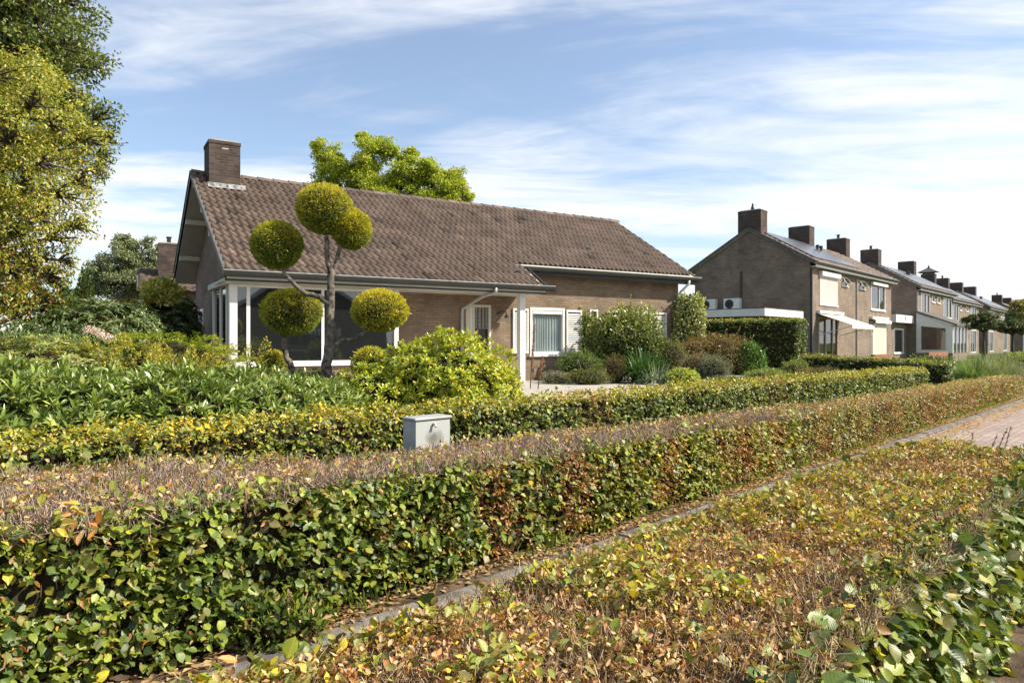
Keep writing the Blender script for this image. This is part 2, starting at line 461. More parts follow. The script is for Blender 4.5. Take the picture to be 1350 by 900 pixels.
def leaf_arrays(P, N, D, L, Wd, col, tmpl, jit=0.12):
    n = len(P)
    D = unit(D); N = N - (N * D).sum(1, keepdims=True) * D
    bad = np.linalg.norm(N, axis=1) < 1e-3
    N[bad] = np.cross(D[bad], [0.3, 0.5, 0.8]); N = unit(N); X = np.cross(D, N)
    tv, tf = tmpl
    k = len(tv)
    L = np.broadcast_to(np.asarray(L, float), (n,)); Wd = np.broadcast_to(np.asarray(Wd, float), (n,))
    bend = (rng.random(n) * 1.6 + 0.2)
    if tmpl is not T_STICK and k > 4:
        tv = tv[None] + (rng.random((n, k, 3)) - .5) * np.array([.10, .07, .10])
    else: tv = np.broadcast_to(tv[None], (n, k, 3))
    V = (P[:, None, :] + X[:, None, :] * (tv[:, :, 0:1] * (L * Wd)[:, None, None])
         + D[:, None, :] * (tv[:, :, 1:2] * L[:, None, None])
         + N[:, None, :] * (tv[:, :, 2:3] * (L * (Wd if tmpl is T_STICK else bend))[:, None, None]))
    F = [(f[None, :, :] + (np.arange(n) * k)[:, None, None]).reshape(-1, f.shape[1]) for f in tf]
    C = np.repeat(col, k, axis=0).reshape(n, k, 3)
    if jit: C = C * (1 + jit * (rng.random((n, 1, 1)) - 0.5) * 2)
    global _last_lc
    _last_lc = np.broadcast_to(tmpl[0][None], (n, k, 3)).reshape(-1, 3) + np.repeat(rng.random((n, 1)) * 7, k, 0) * [[0, 0, 1]]
    return V.reshape(-1, 3), F, C.reshape(-1, 3)

class Leaves:
    def __init__(s): s.V = []; s.F = {}; s.C = []; s.K = []; s.n = 0
    def add(s, *a, **k):
        V, F, C = leaf_arrays(*a, **k)
        for f in F: s.F.setdefault(f.shape[1], []).append(f + s.n)
        s.V.append(V); s.C.append(C); s.K.append(_last_lc); s.n += len(V); return s
    def build(s, name, mat, parent=None, **kw):
        o = raw_mesh(name, np.concatenate(s.V), [np.concatenate(x) for x in s.F.values()], mat, parent, np.concatenate(s.C), **kw)
        if mat is LEAF_V:
            at = o.data.attributes.new('Lc', 'FLOAT_VECTOR', 'POINT'); at.data.foreach_set('vector', np.concatenate(s.K).astype(np.float32).ravel())
        return o

def pick(n, pal, w):
    """choose one of the palette colours per leaf, w (k) or (n,k)"""
    pal = np.asarray(pal, float); w = np.asarray(w, float)
    if w.ndim == 1: w = np.broadcast_to(w, (n, len(w)))
    w = w / w.sum(1, keepdims=True)
    i = (rng.random((n, 1)) > np.cumsum(w, 1)).sum(1).clip(0, len(pal) - 1)
    a = pal[i]
    j = (rng.random((n, 1)) > np.cumsum(w, 1)).sum(1).clip(0, len(pal) - 1)
    f = rng.random((n, 1)) * 0.35
    return a * (1 - f) + pal[j] * f
def rvec(n): return unit(rng.normal(size=(n, 3)))

# px(px,Y): world X of a photo column at depth Y;  pz(py,Y): world height
def px(x, Y): return (x - 675.0) / 921.0 * Y
def pz(y, Y): return EYE - (y - 451.0) / 921.0 * Y

G_GREEN = (0.090, 0.138, 0.022); G_LIGHT = (0.22, 0.265, 0.035); G_DARK = (0.035, 0.065, 0.016)
G_YEL = (0.56, 0.44, 0.035); G_OLIVE = (0.14, 0.14, 0.035); C_BROWN = (0.28, 0.125, 0.045)
C_TAN = (0.47, 0.31, 0.155); C_ORANGE = (0.46, 0.20, 0.05); C_STRAW = (0.60, 0.46, 0.21); C_RED = (0.30, 0.105, 0.045); C_GREY = (0.30, 0.24, 0.20)
PAL = [G_GREEN, G_LIGHT, G_DARK, G_YEL, G_OLIVE, C_BROWN, C_TAN, C_ORANGE, C_STRAW, C_RED]

# ------------------------------------------------------------------ ground, road, kerb
KD = np.array([0.697, 0.717]); KN = np.array([-0.717, 0.697]); KO = np.array([0.40, 4.93])    # kerb line, inward normal
K_RZ = math.atan2(KD[1], KD[0])
def kp(a, b, z=0.0): q = KO + KD * a + KN * b; return (q[0], q[1], z)

m = MB(); m.add([(-900,-900,-0.02), (900,-900,-0.02), (900,1500,-0.02), (-900,1500,-0.02)], [(0,1,2,3)])
tag(m.build('ground', GRASS), kind='structure')
BR_ROAD = brick('road_brick', (0.40, 0.315, 0.275), (0.30, 0.235, 0.205), (0.23, 0.19, 0.16), bw=0.21, rh=0.105, ms=0.008, stain=0.25)
m = MB(); m.box(-60, 140, -9.0, -0.13, -0.10, 0.0)
tag(m.build('road', BR_ROAD, loc=kp(0, 0), rz=K_RZ), kind='structure')
m = MB(); m.box(-60, 140, 0.012, 2.6, -0.10, 0.03)
tag(m.build('planting_strip', SOIL, loc=kp(0, 0), rz=K_RZ), kind='structure')
m = MB()
a = -14.0
while a < 60:
    L = 0.98 if a > 2 else 0.48
    j = (rng.random() - 0.5) * 0.02
    m.box(a + 0.008, a + L, -0.115 + j, 0.005 + j, -0.10, 0.035 + (rng.random() - 0.5) * 0.014)
    a += L + 0.006
tag(m.build('kerb', KERBM, loc=kp(0, 0), rz=K_RZ, bevel=0.012), kind='structure')

m = MB(); m.box(-20, 3.1, -2.95, -1.2, -0.05, 0.022)
tag(m.build('hedge_bed', SOIL, loc=kp(0, 0), rz=K_RZ), kind='structure')

# private plots: garden soil raised behind the back hedge
BO = np.array([-3.16, 4.31]); BD = np.array([0.727, 0.686]); BN = np.array([-0.686, 0.727]); B_RZ = math.atan2(BD[1], BD[0])
def bp_(a, b, z=0.0): q = BO + BD * a + BN * b; return (q[0], q[1], z)
m = MB(); m.box(-30, 18.0, 0.25, 60, -0.1, 0.33)
tag(m.build('garden_soil', SOIL, loc=bp_(0, 0), rz=B_RZ), kind='structure')

# main house frame (x along the street front, y back, z up)
H_TH = RAD(58.4); HE = np.array([-5.57, 13.56])
HD = np.array([math.sin(H_TH), math.cos(H_TH)]); HN = np.array([-HD[1], HD[0]])
H_RZ = math.pi / 2 - H_TH
def hp(t, s, z=0.0): q = HE + HD * t + HN * s; return (q[0], q[1], z)
HLOC = hp(0, 0)
R_TH = RAD(42.5); RE = np.array([15.63, 35.8])
RDv = np.array([math.sin(R_TH), math.cos(R_TH)]); RNv = np.array([-RDv[1], RDv[0]])
R_RZ = math.pi / 2 - R_TH
def rp(e, s, z=0.0): q = RE + RDv * e + RNv * s; return (q[0], q[1], z)

m = MB(); m.box(-2, 15, -2.6, 1.3, 0.30, 0.47)
tag(m.build('terrace', CONC, loc=HLOC, rz=H_RZ), kind='structure')
m = MB(); m.box(4.8, 14, -6.0, -2.6, 0.30, 0.44)
tag(m.build('driveway', GRAVEL, loc=HLOC, rz=H_RZ), kind='structure')
m = MB(); m.box(-40, 130, -5.5, 30, -0.08, 0.12)
tag(m.build('front_gardens', GRASS, loc=rp(0, 0), rz=R_RZ), kind='structure')

# ------------------------------------------------------------------ building helpers
def wall_strips(m, x0, x1, y0, y1, z0, z1, ops):
    """wall slab with rectangular openings (xa,xb,za,zb)"""
    xs = sorted({x0, x1, *[o[0] for o in ops], *[o[1] for o in ops]})
    for a, b in zip(xs[:-1], xs[1:]):
        mid = (a + b) / 2; cur = z0
        for o in sorted([o for o in ops if o[0] < mid < o[1]], key=lambda q: q[2]):
            if o[2] > cur: m.box(a, b, y0, y1, cur, o[2])
            cur = o[3]
        if cur < z1: m.box(a, b, y0, y1, cur, z1)

def window(parent, x0, x1, z0, z1, y, fw=0.07, mat=None, bars=(), pane=None, name='window', sill=True, curtain=None, proud=0.03, hbars=()):
    """frame in an opening of a wall whose outer face is at y (outside is -y)"""
    mat = mat or WHITE; pane = pane or GLASS
    m = MB(); ya, yb = y - proud, y + 0.07
    m.box(x0, x1, ya, yb, z1 - fw, z1); m.box(x0, x1, ya, yb, z0, z0 + fw)
    m.box(x0, x0 + fw, ya, yb, z0 + fw, z1 - fw); m.box(x1 - fw, x1, ya, yb, z0 + fw, z1 - fw)
    for b in bars: m.box(b - fw * .4, b + fw * .4, ya + .012, yb, z0 + fw, z1 - fw)
    for b in hbars: m.box(x0 + fw, x1 - fw, ya + .014, yb - .004, b - fw * .35, b + fw * .35)
    f = m.build(name, mat, parent, bevel=0.006)
    m = MB()
    if pane is GLASSC: m.add([(x0 + fw, y + .035, z0 + fw), (x1 - fw, y + .035, z0 + fw), (x1 - fw, y + .035, z1 - fw), (x0 + fw, y + .035, z1 - fw)], [(0, 1, 2, 3)])
    else: m.box(x0 + fw - .01, x1 - fw + .01, y + .035, y + .045, z0 + fw - .01, z1 - fw + .01)
    m.build('pane', pane, f)
    if sill:
        m = MB(); m.box(x0 - .04, x1 + .04, y - .07, y + .02, z0 - .06, z0 - .003); m.build('sill', CONC if sill == 2 else mat, f)
    if curtain:
        ca, cb = curtain
        n = int((cb - ca) / 0.012); X = np.linspace(ca, cb, n)
        Y = y + 0.082 + 0.018 * np.sin(X * 2 * math.pi / 0.085 + 1.2 * np.sin(X * 9)) 
        V = np.concatenate([np.stack([X, Y, np.full(n, z0)], 1), np.stack([X, Y, np.full(n, z1)], 1)])
        i = np.arange(n - 1); F = np.stack([i, i + 1, i + n + 1, i + n], 1)
        raw_mesh('curtain', V, F, CURT, f, smooth=True)
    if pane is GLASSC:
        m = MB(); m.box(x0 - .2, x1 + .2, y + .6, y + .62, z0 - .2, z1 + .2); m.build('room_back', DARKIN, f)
    return f

def tiled_slope(name, rows, parent, z_at, slope, y_sign=1.0, wave=0.165, step=0.34, amp=0.045, base=(0.126, 0.093, 0.076), y0=0.0, simple=False):
    """rows: list of (x0,x1) per course from the eave up. local slope plane starts at y0, height z_at, rising towards +y*y_sign"""
    ca, sa = math.cos(slope), math.sin(slope)
    Vs, Fs, Cs, off = [], [], [], 0
    ns = 3 if simple else 6
    for r, (xa, xb) in enumerate(rows):
        if xb - xa < wave: continue
        k0 = math.ceil(xa / wave - 1e-6); k1 = math.floor(xb / wave + 1e-6)
        nt_ = k1 - k0
        uu = np.arange(nt_ * ns + 1) / ns
        ph = uu % 1.0
        prof = np.where(ph < 0.62, np.sin(ph / 0.62 * math.pi) ** 0.8, -0.28 * np.sin((ph - 0.62) / 0.38 * math.pi)) * amp
        X = (k0 + uu) * wave
        ti = np.minimum(np.floor(uu).astype(int), nt_ - 1)
        tl = rng.random(nt_ + 1); jz = (rng.random(nt_ + 1) - .5) * 0.008
        va, vb = r * step - 0.01, (r + 1) * step + 0.015
        def line(v, h):
            y = v * ca - (h) * sa; z = v * sa + (h) * ca
            return np.stack([X, y0 + y * y_sign, z_at + z], 1)
        h_lo = prof + 0.072 + jz[ti]; h_hi = prof + 0.008 + jz[ti]
        A = line(va, h_lo - 0.060); B = line(va, h_lo); C = line(vb, h_hi)
        n = len(X); i = np.arange(n - 1)
        Vs += [A, B, C]
        F = np.concatenate([np.stack([i, i+1, i+1+n, i+n], 1), np.stack([i+n, i+1+n, i+1+2*n, i+2*n], 1)]) + off
        if y_sign < 0: F = F[:, ::-1]
        Fs.append(F); off += 3 * n
        c = np.array(base)[None] * (0.84 + 0.30 * tl[ti])[:, None]
        pale = (rng.random(nt_ + 1) < 0.02)[ti]; dk = (rng.random(nt_ + 1) < 0.03)[ti]
        c = np.where(pale[:, None], c * 1.35, c); c = np.where(dk[:, None], c * 0.45, c)
        Cs += [c, c, c]
    return raw_mesh(name, np.concatenate(Vs), np.concatenate(Fs), TILE, parent, np.concatenate(Cs))

def gutter(parent, x0, x1, y, z, mat=None, w=0.12, rim=True):
    pr = [(y - w, z), (y - w, z - .03), (y - w * .85, z - .09), (y - w * .5, z - .115), (y - w * .12, z - .09), (y, z - .03), (y, z), (y - .012, z), (y - .012, z - .03), (y - w * .5, z - .10), (y - w + .012, z - .03), (y - w + .012, z)]
    g = MB().prism_x(pr, x0, x1).build('gutter', mat or ZINC_DK, parent)
    if rim:
        MB().tube([(x0, y - w, z + .004), (x1, y - w, z + .004)], 0.011, 6).build('rim', ZINC, g)
    return g

def chimney(parent, x0, x1, y0, y1, z0, z1, mat=None, cap=True, pots=0, flash=None):
    m = MB(); m.box(x0, x1, y0, y1, z0, z1 - .08); m.box(x0 - .015, x1 + .015, y0 - .015, y1 + .015, z1 - .0795, z1)
    c = m.build('chimney', mat or BR_CHIM, parent)
    MB().box(x0 + .05, x1 - .05, y0 + .05, y1 - .05, z1 + .001, z1 + .05).build('cap_slab', CONC, c)
    for k in range(pots):
        cx_ = x0 + (x1 - x0) * (k + 1) / (pots + 1)
        MB().lathe([(.09, 0), (.09, .22), (.12, .24), (.12, .3)], (cx_, (y0 + y1) / 2, z1 + .05), 10).build('chimney_pot', BLACKM, c)
    return c

# ------------------------------------------------------------------ MAIN HOUSE
PITCH = math.atan(0.592); KS = 0.592; ZE = 2.90
house = empty('brick_bungalow', HLOC, H_RZ, 'long brown brick bungalow with large tiled roof, corner bay window and white shutters', 'house')
SW = 1.35; SB = 8.45; T0, T1 = 0.55, 13.45; FZ = 0.47
def zroof(s): return ZE - 0.17 + KS * (s if s < 4.9 else 9.8 - s)
ops = [(5.98, 6.72, FZ + .02, 2.47), (7.93, 9.08, 1.17, 2.44), (9.96, 10.26, 1.9, 2.43), (11.2, 12.35, 1.17, 2.42)]
m = MB()
wall_strips(m, T0 + .25, T1 - .25, SW, SW + .25, 0.2, zroof(SW) - .02, ops)
gp = [(SW, .2), (SB, .2), (SB, zroof(SB) - .03), (4.9, zroof(4.9) - .03), (SW, zroof(SW) - .03)]
m.prism_x(gp, T1 - .25, T1)
m.box(T0 + .25, T1 - .25, SB - .25, SB, .2, zroof(SB) - .05)
m.build('wall', BR_MAIN, house)
# gable wall with its small window opening
m = MB()
def gz(s): return zroof(s) - .03
ss = [SW, 6.85, 7.75, SB]
m.prism_x([(SW, .2), (6.85, .2), (6.85, gz(6.85)), (4.9, gz(4.9)), (SW, gz(SW))], T0, T0 + .25)
m.prism_x([(6.85, .2), (7.75, .2), (7.75, 1.75), (6.85, 1.75)], T0, T0 + .25)
m.prism_x([(6.85, 2.45), (7.75, 2.45), (7.75, gz(7.75)), (6.85, gz(6.85))], T0, T0 + .25)
m.prism_x([(7.75, .2), (SB, .2), (SB, gz(SB)), (7.75, gz(7.75))], T0, T0 + .25)
m.build('gable_wall', BR_DARK, house)
sw_ = MB(); 
for (a, b, c, d) in ((6.85, 7.75, 1.75, 1.83), (6.85, 7.75, 2.37, 2.45), (6.85, 6.93, 1.83, 2.37), (7.67, 7.75, 1.83, 2.37)):
    sw_.box(T0 - .02, T0 + .08, a, b, c, d)
f = sw_.build('window', WHITE, house); MB().box(T0 + .04, T0 + .05, 6.92, 7.68, 1.82, 2.38).build('pane', GLASS, f)

# roof: structural slab, tiles, ridge, verges
roofE = MB()
def slab(m, x0, x1, s0, s1, th=0.14):
    m.prism_x([(s0, zroof(s0) + .15 - th), (s1, zroof(s1) + .15 - th), (s1, zroof(s1) + .145), (s0, zroof(s0) + .145)], x0, x1)
T2 = 7.55
slab(roofE, 0.03, T2 - .02, 0.0, 1.0)
slab(roofE, 0.03, 13.88, 1.0, 4.9); slab(roofE, 0.03, 13.88, 4.9, 8.9)
roof = roofE.build('roof', PLASTER, house)
NR = 17; step = math.hypot(4.9, 4.9 * KS) / NR
rows = []
for r in range(NR):
    s = r * step * math.cos(PITCH)
    rows.append((0.0, T2 if s < 0.95 else 13.93))
tiled_slope('roof_tiles', rows, roof, ZE - 0.01, PITCH, 1.0, step=step)
tiled_slope('rear_roof_tiles', [(0.0, 13.93)] * 14, roof, ZE - .01 + KS * 0.9, PITCH, -1.0, step=step, y0=8.9, simple=True)
# ridge tiles
Vs, Fs, Cs, off = [], [], [], 0
for k in range(35):
    x0 = k * 0.4; L = 0.41; h0 = 0.0
    for e, (xx, up) in enumerate(((x0, .02), (x0 + L, 0))):
        an = np.linspace(math.pi * .06, math.pi * .94, 7)
        Vs.append(np.stack([np.full(7, xx), 4.9 + (.125 + up * .3) * np.cos(an), zroof(4.9) + .12 + up + .125 * np.sin(an)], 1))
    i = np.arange(6); Fs.append(np.stack([i, i+1, i+8, i+7], 1) + off); off += 14
    Cs.append(np.tile(np.array([[.14, .108, .09]]) * (0.7 + .5 * rng.random()), (14, 1)))
raw_mesh('ridge_tiles', np.concatenate(Vs), np.concatenate(Fs), TILE, roof, np.concatenate(Cs))
# verge boards (left and right) + purlin ends under the left verge
for nm, xa, mt in (('verge_board', -0.025, MATS['dark_gutter']), ('verge_board', 13.905, MATS['dark_gutter'])):
    m = MB()
    s0 = 0.0 if xa < 1 else 1.0
    for (sa, sb) in ((s0, 4.9), (4.9, 8.9)):
        m.prism_x([(sa, zroof(sa) + .05), (sb, zroof(sb) + .05), (sb, zroof(sb) + .19), (sa, zroof(sa) + .19)], xa, xa + .025)
    m.build(nm, mt, roof)
m = MB()
for (sa, sb) in ((0, 4.9), (4.9, 8.9)):
    m.prism_x([(sa, zroof(sa) + .195), (sb, zroof(sb) + .195), (sb, zroof(sb) + .225), (sa, zroof(sa) + .225)], -0.045, .03)
m.build('verge_trim', FELT, roof)
m = MB()
m.prism_x([(0, zroof(0) + .1), (1.0, zroof(1) + .1), (1.0, zroof(1) + .2), (0, zroof(0) + .2)], T2, T2 + .03)
m.build('step_verge', ZINC_DK, roof)
for s in (2.2, 3.4, 4.75, 6.2, 7.6):
    zz = zroof(s) - .06 if s != 4.75 else zroof(s) - .02
    MB().box(0.02, T0 - .003, s - .05, s + .05, zz - .13, zz).build('purlin_end', CREAM, roof, bevel=.008)
gutter(roof, -0.05, T2 + .2, -0.005, ZE - .005)
gutter(roof, T2 - .35, 13.98, 0.995, ZE + KS * 1.0 - .005)
# fascia + soffit boards
MB().box(0.0, T2, 0.005, 0.035, ZE - .20, ZE - .10).build('fascia', ZINC_DK, roof)  # dark eave strip: shade below the gutter put into the fascia colour
MB().box(T2 + .04, 13.88, 1.0, 1.03, ZE + KS - .22, ZE + KS - .11).build('fascia', ZINC_DK, roof)
MB().box(0.01, T2 - .03, 0.036, SW - .003, ZE - .19, ZE - .165).build('porch_soffit', PLASTER, roof)
# chimney with lead flashing
c = chimney(roof, .30, 1.03, 4.1, 4.9, 4.9, 6.50)
MB().prism_x([(3.94, zroof(3.94) + .235), (4.1, zroof(4.1) + .235), (4.1, zroof(4.1) + .29), (3.94, zroof(3.94) + .25)], .26, 1.15).build('lead_flashing', LEAD, c)
MB().box(.60, .75, 4.095, 4.10, 6.3, 6.33).build('mark', CONC, c)
# tiny roof vents
for (t, s) in ((7.0, .55), (2.3, 1.1), (10.6, 2.3)):
    MB().prism_x([(s - .06, zroof(s) + .18), (s + .10, zroof(s) + .25), (s + .08, zroof(s) + .31), (s - .06, zroof(s) + .26)], t, t + .10).build('roof_vent', BLACKM, roof)

# front door (glazed panel beside a cream panel), soldier course
d = MB(); d.box(5.98, 6.72, SW - .02, SW + .07, 2.40, 2.47); d.box(5.98, 6.24, SW - .02, SW + .07, FZ + .02, 2.40); d.box(6.65, 6.72, SW - .02, SW + .07, FZ + .02, 2.40)
d.box(6.24, 6.65, SW - .02, SW + .07, FZ + .02, FZ + .12)
door = d.build('front_door', CREAM, house, bevel=.006)
MB().box(6.10, 6.14, SW - .035, SW - .021, FZ + .05, 2.40).build('door_bead', WHITE, door)
MB().box(6.24, 6.65, SW + .03, SW + .04, FZ + .11, 2.41).build('door_glass', GLASS, door)
g = MB()
for k in range(11):                       # wrought scroll grille behind the upper glass
    for j in range(4):
        g.tube([(6.27 + j * .10, SW + .024, 1.85 + k * .05), (6.31 + j * .10, SW + .024, 1.88 + k * .05), (6.33 + j * .10, SW + .024, 1.85 + k * .05)], .007, 4)
g.build('door_grille', WHITE, door)
MB().box(6.25, 6.28, SW - .07, SW - .02, 1.45, 1.60).build('door_handle', BLACKM, door)
MB().box(5.95, 6.75, SW - .004, SW + .01, 2.475, 2.66).build('lintel', BR_LINT, house)
# window 1 with pleated curtains, small window, window 2
w = window(house, 7.93, 9.08, 1.17, 2.44, SW, fw=.075, pane=GLASSC, curtain=(7.86, 9.0), bars=())
MB().box(8.03, 8.99, SW - .022, SW + .03, 2.27, 2.355).build('inner_frame', WHITE, w)
window(house, 9.96, 10.26, 1.9, 2.43, SW, fw=.05, pane=GLASS, sill=False)
window(house, 11.2, 12.35, 1.17, 2.42, SW, fw=.075, pane=GLASS, bars=(11.8,))
def shutter(x0, x1, z0, z1):
    m = MB(); ya, yb = SW - .05, SW - .004
    m.box(x0, x0 + .045, ya, yb, z0, z1); m.box(x1 - .045, x1, ya, yb, z0, z1)
    m.box(x0 + .045, x1 - .045, ya, yb, z0, z0 + .06); m.box(x0 + .045, x1 - .045, ya, yb, z1 - .06, z1)
    s = m.build('shutter', WHITE, house, bevel=.003)
    m = MB(); n = int((z1 - z0 - .12) / .052)
    for k in range(n):
        z = z0 + .07 + k * .052
        m.add([(x0 + .045, ya + .002, z), (x1 - .045, ya + .002, z), (x1 - .045, yb - .01, z + .036), (x0 + .045, yb - .01, z + .036),
               (x0 + .045, ya + .012, z - .006), (x1 - .045, ya + .012, z - .006), (x1 - .045, yb, z + .03), (x0 + .045, yb, z + .03)],
              [(0,1,2,3), (7,6,5,4), (0,4,5,1), (2,6,7,3), (1,5,6,2), (3,7,4,0)])
    m.build('louvre', WHITE, s)
    return s
for a, b in ((7.38, 7.87), (9.13, 9.66), (10.62, 11.12), (12.42, 12.92)): shutter(a, b, 1.2, 2.40)
# porch post on its concrete foot
p = MB().box(6.95, 7.11, 0.28, 0.44, .50, 2.735).build('porch_post', WHITE, house, bevel=.01)
MB().box(6.99, 7.07, .32, .40, .471, .499).build('post_foot', BLACKM, p)
# downpipes
MB().tube([(6.05, -.06, 2.80), (6.05, -.06, 2.70), (6.02, .55, 2.62), (5.86, 1.28, 2.36), (5.85, 1.29, 2.22), (5.85, 1.29, .5)], .042, 10).build('downpipe', ZINC, house, smooth=True)
MB().tube([(13.5, .94, 3.40), (13.5, .96, 3.28), (13.40, 1.20, 3.05), (13.38, 1.29, 2.9), (13.38, 1.29, .5)], .042, 10).build('downpipe', WHITE, house, smooth=True)
# wall lamp
lm = MB(); lm.lathe([(.045, -.02), (.045, .02)], (6.94, SW - .03, 2.26), 10)
lm.tube([(6.94, SW - .03, 2.26), (6.99, SW - .12, 2.32), (7.07, SW - .17, 2.29), (7.10, SW - .18, 2.20)], .013, 6)
lm.lathe([(.02, 0), (.065, -.05), (.07, -.075)], (7.10, SW - .18, 2.22), 12)
lamp = lm.build('wall_lamp', BLACKM, house)
MB().lathe([(.03, -.20), (.055, -.17), (.062, -.11), (.055, -.08)], (7.10, SW - .18, 2.22), 12).build('lamp_glass', GLASSC, lamp, smooth=True)

# corner bay window
bay = empty('bay_window', (0, 0, 0), 0, parent=house)
BZ0, BZ1 = 1.05, 2.66
m = MB(); m.box(.13, 3.72, .30, .42, .3, BZ0 - .05); m.box(.13, .25, .42, 2.6, .3, BZ0 - .05)
m.box(.13, T0 - .003, 2.5, 2.6, .3, BZ0 - .05); m.build('bay_wall', BR_MAIN, bay)
m = MB(); m.box(.06, 3.80, .24, .46, BZ1 + .005, 2.79); m.box(.06, .28, .46, 2.62, BZ1 + .005, 2.785)
m.box(.283, 3.76, .463, SW - .004, BZ1 + .04, 2.725)
m.build('bay_fascia', CREAM, bay, bevel=.006)
m = MB(); m.box(.05, 3.80, .22, .46, BZ0 - .05, BZ0 + .01); m.box(.05, .28, .46, 2.62, BZ0 - .05, BZ0 + .008); m.build('sill', WHITE, bay, bevel=.005)
m = MB(); m.box(.13, .28, .29, .44, BZ0 + .01, BZ1); m.build('corner_post', WHITE, bay, bevel=.006)
m = MB(); m.box(3.62, 3.72, .30, .42, BZ0 + .01, BZ1); m.box(.28, 3.62, .31, .40, BZ1 - .05, BZ1 - .001); m.box(.28, 3.62, .31, .40, BZ0 + .011, BZ0 + .06)
m.box(.46, .53, .33, .39, BZ0 + .06, BZ1 - .05); m.box(1.98, 2.04, .33, .39, BZ0 + .06, BZ1 - .05)
m.build('frame', WHITE, bay)
MB().box(.28, 3.62, .352, .36, BZ0 + .05, BZ1 - .04).build('pane', GLASS, bay)
m = MB(); m.box(.15, .24, 2.5, 2.6, BZ0 + .01, BZ1); m.box(.16, .23, 1.62, 1.70, BZ0 + .01, BZ1); m.box(.16, .23, .86, .92, BZ0 + .01, BZ1)
m.build('side_frame', WHITE, bay)
MB().box(.19, .198, .44, 2.5, BZ0 + .01, BZ1).build('side_pane', GLASS, bay)
MB().box(3.635, 3.70, .43, SW - .003, BZ0 + .01, BZ1).build('return_panel', WHITE, bay)
m = MB(); m.box(3.60, 3.72, .425, SW - .003, .3, BZ0 - .055); m.build('return_wall', BR_MAIN, bay)

